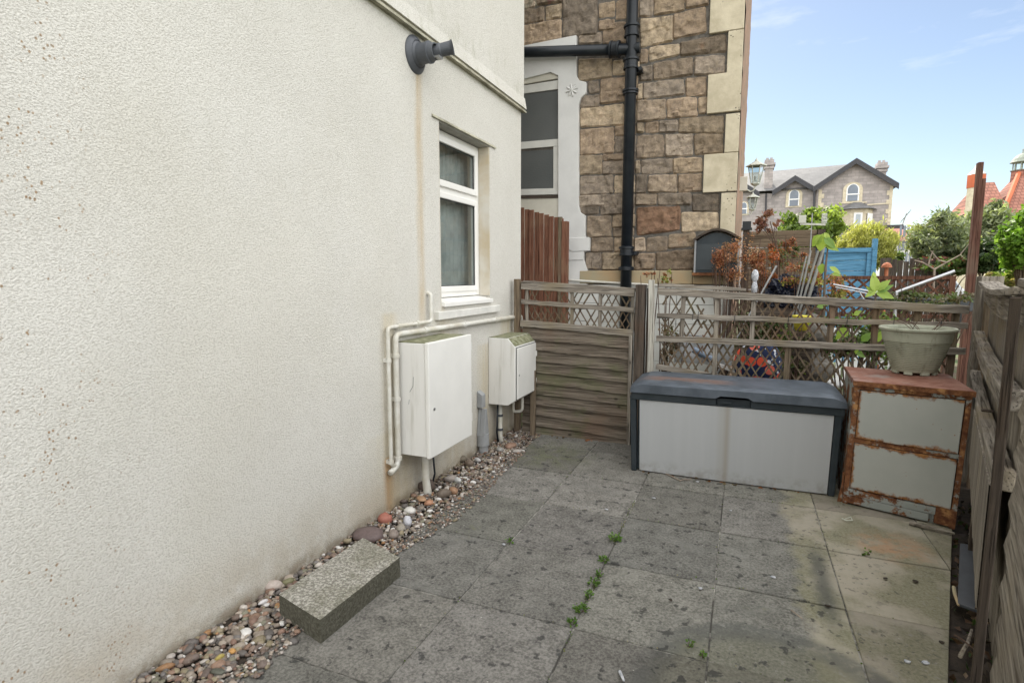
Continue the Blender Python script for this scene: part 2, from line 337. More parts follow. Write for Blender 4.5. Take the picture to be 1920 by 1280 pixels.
def stonem():
    N = NM('weathered_rubble_stone'); a = N.attr(); n = N.noise(16, 7, .72); n2 = N.noise(4.5, 6, .65); n3 = N.noise(55, 4, .7)
    c = N.mix(N.rng(n, .3, .7), N.mix(1., a, (.62, .60, .58), 'MULTIPLY'), N.mix(1., a, (1.25, 1.2, 1.12), 'MULTIPLY'))
    c = N.mix(N.math('MULTIPLY', N.rng(n2, .55, .72), .5), c, (.115, .098, .082))
    c = N.mix(N.math('MULTIPLY', N.rng(N.noise(7, 6, .7, N.co((1, 1, 1), (5, 5, 5))), .58, .7), .55), c, (.33, .25, .16))
    c = N.mix(N.math('MULTIPLY', N.rng(N.noise(3.3, 5, .7, N.co((1, 1, 1), (15, 2, 5))), .6, .72), .4), c, (.31, .17, .105))
    return N.done(c, .92, N.bump(N.math('ADD', n, N.math('MULTIPLY', n3, .35)), .9, .02), 0, .2)
M['stone'] = stonem()
M['mortar'] = plain('grey_ash_mortar', (.17, .155, .135), .95, .55, 18, .8)
def ashlar():
    N = NM('cream_bath_stone'); n = N.noise(5, 6, .65); x, y, z = N.xyz()
    c = N.mix(N.rng(n, .3, .7), (.44, .385, .275), (.60, .535, .40))
    s = N.math('ADD', N.vor(30), N.math('MULTIPLY', N.math('SUBTRACT', N.noise(45, 3), .5), .5)); k = N.math('MULTIPLY', N.rng(s, .22, .12), N.rng(N.noise(2.4, 4, .6, N.co((1, 1, 1), (1.1, 0, .4))), .52, .6))
    c = N.mix(N.math('MULTIPLY', k, .9), c, (.045, .04, .035))
    return N.done(c, .9, N.bump(N.noise(40, 5, .7), .4, .006))
M['ashlar'] = ashlar()
M['ochre'] = plain('ochre_plinth_stone', (.42, .30, .17), .9, .3, 3, .4, c2=(.34, .31, .21))
M['sidestone'] = plain('rough_brown_side_stone', (.34, .20, .13), .95, .5, 5, 1., c2=(.20, .155, .11))
M['whitepaint'] = plain('white_painted_stone', (.68, .675, .65), .8, .1, 4, .3)
M['creampaint'] = plain('cream_painted_stone', (.62, .59, .50), .85, .15, 3, .4)
M['blockwork'] = plain('white_painted_blockwork', (.66, .66, .62), .85, .12, 4, .5)
M['softwhite'] = plain('white_plastic_sheet', (.78, .80, .84), .5, .1, 4, .1)

def leafm(name, tr=.35, rough=.5):
    N = NM(name); a = N.attr(); N.put(N.b.inputs['Base Color'], a); N.b.inputs['Roughness'].default_value = rough
    N.b.inputs['Specular IOR Level'].default_value = .3
    t = N.n('ShaderNodeBsdfTranslucent'); N.l(N.mix(1., a, (1.5, 1.6, .8), 'MULTIPLY'), t.inputs[0])
    ms = N.n('ShaderNodeMixShader'); ms.inputs[0].default_value = tr
    N.l(N.b.outputs[0], ms.inputs[1]); N.l(t.outputs[0], ms.inputs[2]); N.l(ms.outputs[0], N.out.inputs['Surface']); return N.m
M['leaf'] = leafm('foliage')
M['bark'] = plain('grey_brown_bark', (.15, .115, .085), .95, .4, 14, .8)
M['barkpale'] = plain('pale_bark', (.32, .26, .21), .9, .3, 14, .5)
M['twig'] = plain('dry_brown_twig', (.11, .07, .05), .9, .3, 14, .3)
def slate():
    N = NM('grey_slate_roof'); br = N.n('ShaderNodeTexBrick'); br.inputs['Scale'].default_value = 1
    br.inputs['Brick Width'].default_value = .45; br.inputs['Row Height'].default_value = .32; br.inputs['Mortar Size'].default_value = .015
    br.inputs['Color1'].default_value = (.085, .085, .09, 1); br.inputs['Color2'].default_value = (.12, .12, .125, 1); br.inputs['Mortar'].default_value = (.08, .08, .085, 1)
    N.l(N.co((1, 1, 1), rot=(R(90), 0, 0)), br.inputs['Vector'])
    return N.done(N.mix(.3, br.outputs[0], N.mix(N.noise(2, 5), (.09, .09, .09), (.3, .29, .27))), .7, N.bump(br.outputs['Fac'], -.4, .02))
M['slate'] = slate()
def brickish(name, c1, c2, mo, bw, rh, ms_, rot=(R(90), 0, 0)):
    N = NM(name); br = N.n('ShaderNodeTexBrick'); br.inputs['Scale'].default_value = 1
    br.inputs['Brick Width'].default_value = bw; br.inputs['Row Height'].default_value = rh; br.inputs['Mortar Size'].default_value = ms_
    br.inputs['Color1'].default_value = (*c1, 1); br.inputs['Color2'].default_value = (*c2, 1); br.inputs['Mortar'].default_value = (*mo, 1)
    N.l(N.co((1, 1, 1), rot=rot), br.inputs['Vector'])
    n = N.noise(1.5, 6, .7)
    return N.done(N.mix(.25, br.outputs[0], N.mix(N.rng(n, .3, .7), tuple(x * .5 for x in c1), tuple(x * 1.4 for x in c2))), .9, N.bump(br.outputs['Fac'], -.5, .02))
M['farstone'] = brickish('grey_pink_coursed_stone', (.26, .235, .225), (.38, .34, .32), (.25, .235, .22), .62, .27, .03)
M['redtile'] = brickish('red_clay_tiles', (.26, .11, .075), (.32, .15, .11), (.14, .06, .045), .25, .22, .03)
M['orange'] = plain('orange_tile_hanging', (.50, .13, .055), .8, .2, 2, .3)
M['bargeboard'] = plain('dark_bargeboard', (.045, .045, .05), .6)
M['white'] = plain('white_gloss_paint', (.78, .78, .76), .4, .06)
M['lead'] = plain('pale_green_lead', (.58, .60, .52), .6, .2)
M['oldlead'] = plain('weathered_lead_dome', (.27, .30, .25), .7, .25)
M['cloth'] = plain('mottled_white_paint', (.62, .62, .64), .8, .5, 60, .2, c2=(.22, .24, .27))
M['bag'] = plain('blue_black_sack', (.012, .016, .035), .35, .5, 10, .4, 0, .5)
M['blueplastic'] = plain('blue_grey_plastic_tube', (.15, .20, .27), .45)
M['alu'] = plain('bare_aluminium', (.55, .56, .58), .35, .15, 8, .05, .6)
M['yellow'] = plain('yellow_plastic', (.70, .60, .06), .5, .1)
M['carwhite'] = plain('silver_car_paint', (.45, .46, .47), .25, .05)
M['terra'] = plain('terracotta', (.45, .16, .08), .8)
M['rustpole'] = wood('red_rusted_post', 2, (.075, .034, .026), (.15, .078, .056), (.13, .10, .075), .6)
def floral():
    N = NM('navy_fruit_print_fabric'); v = N.co((1, 1, 1)); d = N.vor(9.5, v)
    c = N.mix(N.rng(N.vor(24, v), .16, .12), (.012, .022, .07), (.16, .30, .27))
    c = N.mix(N.rng(N.noise(14, 2), .6, .63), c, (.60, .62, .66))
    hue = N.vor(9.5, v, out='Color'); hs_ = N.n('ShaderNodeSeparateXYZ'); N.l(hue, hs_.inputs[0])
    c = N.mix(N.rng(d, .42, .38), c, N.mix(N.rng(hs_.outputs[0], .4, .6), (.70, .09, .04), (.75, .17, .12)))
    return N.done(c, .8)
M['floral'] = floral()

# ------------------------------------------------------------------ mesh builder
class MB:
    def __init__(s): s.v = []; s.f = []; s.c = []; s.cc = (1, 1, 1)
    def add(s, vs, fs):
        o = len(s.v); s.v += [tuple(v) for v in vs]
        for f in fs: s.f.append([o + i for i in f]); s.c.append(s.cc)
    def box(s, x0, x1, y0, y1, z0, z1, X=None):
        p = [Vector((a, b, c)) for c in (z0, z1) for b in (y0, y1) for a in (x0, x1)]
        if X is not None: p = [X @ q for q in p]
        s.add(p, [(0, 2, 3, 1), (4, 5, 7, 6), (0, 1, 5, 4), (2, 6, 7, 3), (0, 4, 6, 2), (1, 3, 7, 5)])
    def qx(s, x, y0, y1, z0, z1): s.add([(x, y0, z0), (x, y1, z0), (x, y1, z1), (x, y0, z1)], [(0, 1, 2, 3)])
    def hexa(s, p): s.add(p, [(0, 3, 2, 1), (4, 5, 6, 7), (0, 1, 5, 4), (1, 2, 6, 5), (2, 3, 7, 6), (3, 0, 4, 7)])
    def bar(s, a, b, w_, t, up=(0, 0, 1), n=1, wob=0):
        """a bar from a to b, w_ wide along `up`, t thick across"""
        a = Vector(a); b = Vector(b); d = (b - a).normalized(); u = Vector(up); sd_ = d.cross(u).normalized(); u = sd_.cross(d).normalized()
        vs = []; ph = random.random() * 99
        for i in range(n + 1):
            c = a.lerp(b, i / n)
            if wob: c = c + u * wob * noise.noise(Vector((i * .7, ph, 0))) + sd_ * wob * .5 * noise.noise(Vector((i * .7, ph, 5)))
            ww = w_ * (1 + (.12 * noise.noise(Vector((i * .9, ph, 9))) if wob else 0))
            vs += [c - u * ww / 2 - sd_ * t / 2, c + u * ww / 2 - sd_ * t / 2, c + u * ww / 2 + sd_ * t / 2, c - u * ww / 2 + sd_ * t / 2]
        fs = [(3, 2, 1, 0), tuple(4 * n + k for k in range(4))]
        for i in range(n):
            for k in range(4): j = (k + 1) % 4; fs.append((4 * i + k, 4 * i + j, 4 * i + 4 + j, 4 * i + 4 + k))
        s.add(vs, fs)
    def tube(s, pts, r, n=10, cap=True):
        pts = [Vector(p) for p in pts]; m = len(pts); rr = r if isinstance(r, (list, tuple)) else [r] * m
        vs = []; prev = None
        for i, p in enumerate(pts):
            d = ((pts[min(i + 1, m - 1)] - pts[max(i - 1, 0)])).normalized()
            if prev is None: a = Vector((0, 0, 1)) if abs(d.z) < .9 else Vector((1, 0, 0))
            else: a = prev
            x = (a - d * a.dot(d)).normalized(); y = d.cross(x); prev = x
            for k in range(n): t = 2 * math.pi * k / n; vs.append(p + (x * math.cos(t) + y * math.sin(t)) * rr[i])
        fs = []
        for i in range(m - 1):
            for k in range(n): j = (k + 1) % n; fs.append((i * n + k, i * n + j, (i + 1) * n + j, (i + 1) * n + k))
        if cap: fs += [tuple(range(n))[::-1], tuple((m - 1) * n + k for k in range(n))]
        s.add(vs, fs)
    def lathe(s, prof, c=(0, 0, 0), n=32, axis='z', f=None):
        vs = []
        for r, h in prof:
            for k in range(n):
                t = 2 * math.pi * k / n; q = r * (f(t) if f else 1); a, b = q * math.cos(t), q * math.sin(t)
                vs.append(Vector((a, b, h)) if axis == 'z' else Vector((h, a, b)))
        vs = [v + Vector(c) for v in vs]; fs = []
        for i in range(len(prof) - 1):
            for k in range(n): j = (k + 1) % n; fs.append((i * n + k, i * n + j, (i + 1) * n + j, (i + 1) * n + k))
        s.add(vs, fs)
    def prism(s, poly, d):
        """extrude a planar polygon (3-D points) by vector d"""
        n = len(poly); poly = [Vector(p) for p in poly]; d = Vector(d)
        s.add(poly + [p + d for p in poly], [tuple(range(n)), tuple(range(n, 2 * n))[::-1]] + [(i, n + i, n + (i + 1) % n, (i + 1) % n) for i in range(n)])
    def build(s, name, mat, parent=None, smooth=False, bevel=0, col=True):
        me = bpy.data.meshes.new(name); me.from_pydata(s.v, [], s.f); me.update()
        a = me.color_attributes.new('Col', 'FLOAT_COLOR', 'CORNER'); k = 0; buf = []
        for p, c in zip(me.polygons, s.c): buf += (list(c) + [1.]) * p.loop_total
        a.data.foreach_set('color', buf)
        if smooth: me.polygons.foreach_set('use_smooth', [True] * len(me.polygons))
        me.materials.append(M[mat] if mat in M else W[mat])
        import bmesh
        bm = bmesh.new(); bm.from_mesh(me)
        if mat != 'leaf': bmesh.ops.recalc_face_normals(bm, faces=bm.faces)
        bm.to_mesh(me); bm.free()
        o = bpy.data.objects.new(name, me); COL.objects.link(o)
        if parent: o.parent = parent
        if bevel:
            b = o.modifiers.new('bevel', 'BEVEL'); b.width = bevel; b.segments = 2; b.limit_method = 'ANGLE'; b.angle_limit = R(35)
        return o
def tag(o, label, cat, group=None):
    o['label'] = label; o['category'] = cat
    if group: o['group'] = group
    return o
def thing(name, label, cat, loc=(0, 0, 0), rz=0, group=None):
    o = bpy.data.objects.new(name, None); COL.objects.link(o); o.location = loc; o.rotation_euler = (0, 0, rz); o.empty_display_size = .1
    return tag(o, label, cat, group)
def struct(o): o['kind'] = 'structure'; return o
def one(name, mat, parent, fn, **k): m = MB(); fn(m); return m.build(name, mat, parent, **k)
def fit(o, label=None):
    """move a child's origin problem aside: label a differing part"""
    if label: o['label'] = label
    return o
def rnd(a, b): return random.uniform(a, b)

# ================================================================== SETTING
one('ground', 'earth', None, lambda m: m.box(-300, 300, -60, 500, -.5, -.06))['kind'] = 'structure'

# paving
def slabs():
    m = MB(); X = [-1.72, -1.165, -.61, -.065, .495, 1.05, 1.6]; Y = [-.85, -.25, .355, .96, 1.562, 2.166, 2.770, 3.372, 3.972, 4.572, 4.93]
    def ex(y): return .767 + (y - 2.384) * .2885         # the cut edge at the right
    for i in range(6):
        for j in range(10):
            x0, x1, y0, y1 = X[i] + .003, X[i + 1] - .003, Y[j] + .003, Y[j + 1] - .003
            if i == 0 and j < 3: continue
            poly = [(x0, y0), (x1, y0), (x1, y1), (x0, y1)]
            # clip by the edge line
            out = []
            for k in range(4):
                a, b = poly[k], poly[(k + 1) % 4]; ia = a[0] < ex(a[1]); ib = b[0] < ex(b[1])
                if ia: out.append(a)
                if ia != ib:
                    fa = a[0] - ex(a[1]); fb = b[0] - ex(b[1]); t = fa / (fa - fb); out.append((a[0] + (b[0] - a[0]) * t, a[1] + (b[1] - a[1]) * t))
            if len(out) < 3: continue
            h = rnd(-.003, .003); tx, ty = rnd(-.004, .004), rnd(-.004, .004); c = rnd(.80, 1.12); m.cc = (c, c * rnd(.98, 1.01), c * rnd(.96, 1.0))
            cx, cy = (x0 + x1) / 2, (y0 + y1) / 2
            m.prism([(x, y, h + tx * (x - cx) + ty * (y - cy)) for x, y in out], (0, 0, -.045))
    return m.build('paving', 'paving', None, bevel=.004)
struct(slabs())
struct(one('paving_bed', 'joint', None, lambda m: m.prism([(-1.74, -1, -.006), (-.2, -1, -.006), (1.48, 4.95, -.006), (-1.74, 4.95, -.006)], (0, 0, -.06))))
def soilstrip(m):
    n = 60; vs = []; fs = []
    for i in range(n + 1):
        y = 0 + 5.1 * i / n; xe = .767 + (y - 2.384) * .2885
        for j in range(7):
            x = xe + .0 + j * .09; vs.append((x, y, -.045 + .025 * noise.noise(Vector((x * 12, y * 12, 0)))))
    for i in range(n):
        for j in range(6): a = i * 7 + j; fs.append((a, a + 1, a + 8, a + 7))
    m.add(vs, fs)
struct(one('soil_strip', 'soil', None, soilstrip, smooth=True))
struct(one('gravel_bed', 'soil', None, lambda m: m.box(-2.06, -1.68, -1, 5.15, -.08, -.012)))

# ------------------------------------------------------------------ pebbles
import bmesh
_b = bmesh.new(); bmesh.ops.create_icosphere(_b, subdivisions=2, radius=1); ICO = ([v.co.copy() for v in _b.verts], [[v.index for v in f.verts] for f in _b.faces]); _b.free()
_b = bmesh.new(); bmesh.ops.create_icosphere(_b, subdivisions=5, radius=1); ICO5 = ([v.co.copy() for v in _b.verts], [[v.index for v in f.verts] for f in _b.faces]); _b.free()
_b = bmesh.new(); bmesh.ops.create_icosphere(_b, subdivisions=1, radius=1); ICO1 = ([v.co.copy() for v in _b.verts], [[v.index for v in f.verts] for f in _b.faces]); _b.free()
def pebble(m, c, r, col, el=(1, .75, .5), ico=ICO, rough=.22, rot=None):
    ph = Vector((rnd(0, 50), rnd(0, 50), rnd(0, 50))); q = rot or (Matrix.Rotation(rnd(0, 6.28), 3, 'Z') @ Matrix.Rotation(rnd(-.5, .5), 3, 'X'))
    m.cc = col; m.add([q @ Vector((v.x * el[0], v.y * el[1], v.z * el[2])) * r * (1 + rough * noise.noise(v * 1.3 + ph)) + Vector(c) for v in ICO_V(ico)], ico[1])
def ICO_V(i): return i[0]
PC = [(.17, .125, .10), (.22, .18, .145), (.12, .105, .095), (.25, .21, .17), (.19, .12, .09), (.29, .245, .20), (.16, .15, .11), (.42, .38, .34), (.24, .155, .11), (.16, .145, .135), (.24, .20, .13), (.13, .10, .085)]
PE = [(-1.60, 1.2), (-1.66, 1.7), (-1.74, 2.1), (-1.62, 2.6), (-1.56, 3.1), (-1.62, 3.7), (-1.66, 4.2), (-1.72, 4.6), (-1.74, 5.0)]
def gedge(y):
    for (x0, y0), (x1, y1) in zip(PE, PE[1:]):
        if y0 <= y <= y1: return x0 + (x1 - x0) * (y - y0) / (y1 - y0)
    return -1.64
def gravel():
    m = MB(); k = 0
    for i in range(6500):
        y = rnd(.9, 5.05); e = gedge(y) + .035 * noise.noise(Vector((y * 5, 0, 0))); x = -2.04 + (e + 2.04) * random.random() ** .92
        if -1.77 < x < -1.52 and 1.72 < y < 2.2: continue
        t = (x + 2.04) / (e + 2.04); r = rnd(.006, .015) * (1.0 if t < .7 else .7) * (1.25 if y < 2 else 1)
        if random.random() < .10: r *= 1.7
        c = random.choice(PC); k_ = rnd(.8, 1.25); c = tuple(q * k_ for q in c)
        if random.random() < .05: c = (.58, .56, .53)
        if random.random() < .015: c = (.34, .19, .09)
        pebble(m, (x, y, .002 + rnd(0, .016) * (1 - t) + (.004 if x > -1.72 else -.004)), r, c, (1, rnd(.6, .95), rnd(.4, .7)), ICO1 if r < .014 else ICO)
    o = m.build('gravel', 'pebble', None, smooth=True); o['kind'] = 'stuff'; tag(o, 'mixed brown and grey pebbles and grit along the foot of the cream wall', 'gravel')
gravel()
# larger cobbles: things of their own
def cobble(u, v, r, col, el, label, z=.03, rz=None):
    r *= .50 if v > 1200 else (.68 if v > 1060 else .95); z = z * .6; p = atz(u, v, z); m = MB(); q = Matrix.Rotation(rnd(0, 3) if rz is None else rz, 3, 'Z')
    pebble(m, (0, 0, 0), r, col, el, ICO, .3, q); o = m.build('cobble', 'pebble', None, smooth=True); o.location = p
    tag(o, label, 'stone', 'larger stones on the gravel')
cobble(513, 1097, .062, (.40, .34, .30), (1, .62, .6), 'large smooth pale pinkish oval cobble against the wall left of the concrete block', .03, .9)
cobble(541, 1090, .045, (.17, .16, .09), (1, .6, .6), 'olive green oval stone between the pale oval cobble and the concrete block', .03, 1.0)
cobble(493, 1128, .036, (.55, .53, .52), (1, .45, .4), 'slim white flinty stone just below the pale oval cobble', .03, 1.3)
cobble(721, 972, .050, (.33, .13, .095), (1, .8, .75), 'brick red cobble at the wall above the concrete block', .035)
cobble(764, 978, .042, (.50, .50, .53), (.8, .7, .9), 'bluish white egg-shaped cobble right of the brick red one', .035)
cobble(768, 957, .042, (.58, .56, .52), (1, .7, .6), 'creamy white cobble just behind the bluish white one', .03)
cobble(690, 1002, .100, (.135, .10, .095), (1, .8, .35), 'flat dark purple-brown slab-like stone at the upper end of the concrete block', .02, .3)
cobble(752, 989, .045, (.27, .24, .20), (1, .7, .5), 'grey-beige rounded cobble below the red one', .03)
cobble(738, 1001, .045, (.22, .18, .155), (1, .75, .6), 'mauve grey cobble next to the flat dark stone', .03)
cobble(408, 1258, .060, (.095, .095, .075), (1, .5, .25), 'flat dark green-grey triangular stone near the bottom edge of the photo', .03, .2)
cobble(436, 1220, .030, (.44, .24, .08), (1, .8, .7), 'orange ochre pebble among the nearest gravel', .035)
cobble(412, 1232, .038, (.34, .27, .08), (1, .5, .6), 'mustard yellow long pebble beside the orange one', .03, 1.2)
cobble(310, 1250, .062, (.25, .14, .07), (1, .4, .4), 'long rust-brown stone at the wall foot near the bottom left', .03, .9)
cobble(801, 912, .062, (.10, .075, .06), (1, .55, .9), 'dark brown upright cobble right of the conduit under the big meter box', .05, .6)
cobble(832, 925, .055, (.15, .12, .095), (1, .75, .7), 'brown rounded cobble in the middle of the pile by the big meter box', .04)
cobble(850, 920, .048, (.30, .18, .11), (1, .7, .6), 'orange-brown cobble on the paving side of the pile', .035)
cobble(790, 935, .045, (.40, .25, .15), (1, .7, .4), 'light tan cobble at the foot of the conduit under the big meter box', .03)
cobble(804, 942, .035, (.38, .20, .12), (1, .8, .6), 'small orange cobble in front of the light tan one', .03)
cobble(845, 897, .050, (.34, .30, .27), (1, .5, .6), 'pale grey slanted cobble at the top of the pile', .05, .5)
cobble(858, 900, .038, (.52, .52, .50), (1, .6, .6), 'whitish cobble beside the slanted pale grey one', .04)
cobble(880, 868, .045, (.17, .13, .10), (1, .7, .7), 'dark brown cobble under the grey duct cover', .04)
cobble(866, 860, .05, (.16, .135, .10), (1, .7, .6), 'olive brown cobble left of the grey duct cover', .05)
cobble(896, 862, .036, (.45, .44, .43), (1, .6, .5), 'light grey cobble at the foot of the grey duct cover', .05)
cobble(937, 842, .045, (.30, .29, .27), (1, .7, .4), 'flat grey cobble at the foot of the narrow pipes', .03)
cobble(958, 835, .075, (.28, .18, .13), (1, .7, .35), 'broad flat pink-brown stone below the small meter box', .03)
cobble(970, 845, .05, (.36, .33, .30), (1, .7, .3), 'flat pale stone at the paving edge below the small meter box', .02)

# ================================================================== CREAM HOUSE
WX = -2.05
house = thing('rendered_house', 'cream textured render house wall with a white window, filling the left half', 'house', (0, 0, 0))
def hw(m):
    y0, y1 = 3.60, 4.46; zt, zb = 2.60, 1.30; yE = 5.185; xi = -2.33
    m.box(xi, WX, -6, y0, -.3, 3.07); m.box(xi, WX, y1, yE, -.3, 3.07)
    m.box(xi, WX, y0, y1, -.3, zb); m.box(xi, WX, y0, y1, zt, 3.07)
    m.box(-9, xi - .002, -6, 3.1, -.3, 3.07); m.box(-9, xi - .002, 5.16, yE, -.3, 3.07); m.box(-9, -3.7, 3.1, 5.16, -.3, 3.07)
m = MB(); yE = 5.185; hw(m); m.build('wall', 'render', house)
m = MB(); m.box(-9, WX + .022, -6, yE + .02, 3.0725, 9); m.build('upper_wall', 'render', house)
# bell-cast drip (string course)
m = MB(); n = 90
for i in range(n):
    a = -6 + (yE + .045 + 6) * i / n; b = -6 + (yE + .045 + 6) * (i + 1) / n
    m.prism([(WX + .0215, a, 3.094), (WX + .040 + .003 * noise.noise(Vector((a * 9, 0, 0))), a, 3.074), (WX + .040, a, 3.062 + .003 * noise.noise(Vector((a * 14, 3, 0)))), (WX + .001, a, 3.066)], (0, b - a, 0))
m.build('string_course', 'drip', house)
m = MB(); m.prism([(WX + .0215, -6, 3.20), (WX + .0225, -6, 3.20), (WX + .0405, -6, 3.0965), (WX + .0215, -6, 3.0965)], (0, yE + .045 + 6, 0)); m.build('bell_cast', 'render', house)
# lintel drip
m = MB(); m.prism([(WX + .001, 3.50, 2.622), (WX + .013, 3.50, 2.607), (WX + .013, 3.50, 2.599), (WX + .001, 3.50, 2.601)], (0, 1.07, 0)); m.build('lintel_drip', 'drip', house)
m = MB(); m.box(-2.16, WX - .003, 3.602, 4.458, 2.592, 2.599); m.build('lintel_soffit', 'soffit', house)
m = MB(); m.box(-2.16, WX - .003, 4.448, 4.459, 1.335, 2.59); m.build('window_jamb', 'jamb', house)
m = MB(); m.box(WX - .02, WX + .035, 3.50, 4.60, 1.185, 1.245); m.build('window_sill', 'sill', house, bevel=.006)
# window
wx = -2.15
win = MB()
def ringf(m, x0, x1, ya, yb, za, zb, t):
    m.box(x0, x1, ya, ya + t, za, zb); m.box(x0, x1, yb - t, yb, za, zb); m.box(x0, x1, ya + t, yb - t, za, za + t); m.box(x0, x1, ya + t, yb - t, zb - t, zb)
ya, yb, za, zb = 3.602, 4.445, 1.338, 2.588; zm = 2.155
ringf(win, wx - .05, wx, ya, yb, za, zb, .055); win.box(wx - .05, wx, ya + .055, yb - .055, zm - .03, zm + .03)
wf = win.build('window', 'upvc', house, bevel=.005)
m = MB(); ringf(m, wx - .03, wx + .018, ya + .045, yb - .045, zm + .02, zb - .04, .05); m.build('sash', 'upvc', wf, bevel=.006)
m = MB(); ringf(m, wx - .03, wx + .012, ya + .045, yb - .045, za + .04, zm - .02, .045); m.build('sash', 'upvc', wf, bevel=.006)
m = MB(); m.qx(wx - .008, ya + .09, yb - .09, zm + .068, zb - .088); m.build('pane', 'glass', wf)
m = MB(); m.qx(wx - .008, ya + .085, yb - .085, za + .083, zm - .063); m.build('pane', 'glass', wf)
m = MB(); ringf(m, wx - .006, wx + .002, ya + .094, yb - .094, zm + .069, zb - .089, .007); ringf(m, wx - .006, wx + .002, ya + .089, yb - .089, za + .084, zm - .064, .007); m.build('gasket', 'gasket', wf)
m = MB(); m.prism([(wx - .02, 3.604, 1.334), (WX + .028, 3.604, 1.306), (WX + .028, 3.604, 1.275), (wx - .02, 3.604, 1.300)], (0, .86, 0)); m.build('frame_sill', 'upvc', wf, bevel=.003)
m = MB(); m.box(-3.6, -2.31, 3.2, 5.1, .8, .82); m.box(-3.62, -3.6, 3.2, 5.1, .8, 2.9); m.box(-3.6, -2.31, 5.1, 5.12, .8, 2.9); m.box(-3.6, -2.31, 3.18, 3.2, .8, 2.9); m.box(-3.6, -2.31, 3.2, 5.1, 2.9, 2.92); m.build('room_lining', 'room', house)
m = MB(); m.box(-2.325, -2.162, 4.450, 4.458, 1.302, 2.598); m.build('inner_reveal', 'curtain', house)
m = MB(); n = 60; vs = []; fs = []
for i in range(n + 1):
    y = 3.605 + .84 * i / n; x = -2.262 + .012 * math.sin(i * 1.3) + .006 * math.sin(i * 3.1); vs += [(x, y, 1.34), (x, y, 2.58)]
for i in range(n): fs.append((2 * i, 2 * i + 2, 2 * i + 3, 2 * i + 1))
m.add(vs, fs); m.build('net_curtain', 'net', house, smooth=True)

# flue terminal
fl = thing('flue_terminal', 'dark grey plastic boiler flue outlet sticking out of the cream wall', 'flue', (WX, 3.30, 2.935))
m = MB(); m.lathe([(0, .012), (.112, .012), (.118, .006), (.118, 0)], n=40, axis='x'); m.lathe([(.085, .03), (.112, .012)], n=40, axis='x'); m.build('wall_plate', 'dgrey', fl, smooth=False)
m = MB(); m.lathe([(.085, .012), (.080, .03), (.066, .04), (.062, .10), (.068, .102), (.068, .118), (.058, .12), (.052, .155), (.045, .155), (.045, .06), (0, .06)], n=32, axis='x'); m.build('outer_tube', 'dgrey', fl, smooth=False, bevel=0)
m = MB(); a = Vector((.09, .035, .012)); b = Vector((.235, .085, .042)); m.tube([a, a.lerp(b, .45), a.lerp(b, .5), a.lerp(b, .9), b], [.048, .046, .041, .043, .050], 24, False); m.tube([b, a.lerp(b, .5)], [.044, .036], 24, False); m.build('outlet_nozzle', 'dgrey', fl)
m = MB(); m.box(.10, .19, -.02, .03, -.045, -.032); m.build('bracket', 'wirem', fl)

# meter boxes
b1 = thing('meter_box', 'large white upright meter cabinet on the cream wall, with plain flat door', 'meter box', (WX, 3.0, .343), 0, 'meter boxes on the cream wall')
m = MB(); m.box(.002, .215, 0, .585, 0, .735); m.build('body', 'grp', b1, bevel=.004)
m = MB(); m.box(.218, .247, -.008, .592, -.006, .742); m.build('door', 'grpdoor', b1, bevel=.006)
m = MB(); m.box(.004, .213, .01, .575, .7365, .741); m.build('mossy_top', 'moss', b1)
for z_ in (.10, .62): m = MB(); m.box(.222, .246, .592, .600, z_, z_ + .06); m.build('hinge', 'grp', b1)
m = MB(); m.box(.2155, .2175, .004, .581, .004, .731); m.build('door_gap', 'gasket', b1)
m = MB(); m.tube([(.10, -.0015, .42), (.125, -.0015, .46), (.13, -.0015, .52)], .0012, 4); m.tube([(.09, -.0015, .34), (.095, -.0015, .37)], .0012, 4); m.build('scratch', 'dgrey', b1)
m = MB(); m.lathe([(0, .252), (.010, .252), (.010, .246)], (0, .05, .31), 16, 'x'); m.build('lock', 'wirem', b1)
b2 = thing('meter_box', 'smaller white meter box with sloping top edge, right of the big cabinet on the wall', 'meter box', (WX, 4.41, .374), 0, 'meter boxes on the cream wall')
pr = [(.002, 0), (.185, 0), (.255, .045), (.255, .515), (.185, .592), (.002, .592)]
m = MB(); m.prism([(x, 0, z) for x, z in pr], (0, .515, 0)); m.build('body', 'grp', b2, bevel=.005)
m = MB(); m.box(.257, .268, .03, .495, .055, .505); m.build('door', 'grpdoor', b2, bevel=.004)
m = MB(); ringf(m, .2555, .258, .020, .505, .047, .513, .006); m.build('door_gap', 'gasket', b2)
m = MB(); m.box(.006, .182, .008, .507, .5925, .596); m.prism([(.19, .01, .5895), (.250, .01, .524), (.2515, .01, .5265), (.1915, .01, .592)], (0, .495, 0)); m.build('mossy_top', 'moss', b2)
m = MB(); m.lathe([(0, .272), (.008, .272), (.008, .266)], (0, .065, .265), 14, 'x'); m.build('lock', 'wirem', b2)
for z_ in (.12, .38): m = MB(); m.box(.262, .274, .490, .506, z_, z_ + .05); m.build('hinge', 'grp', b2)

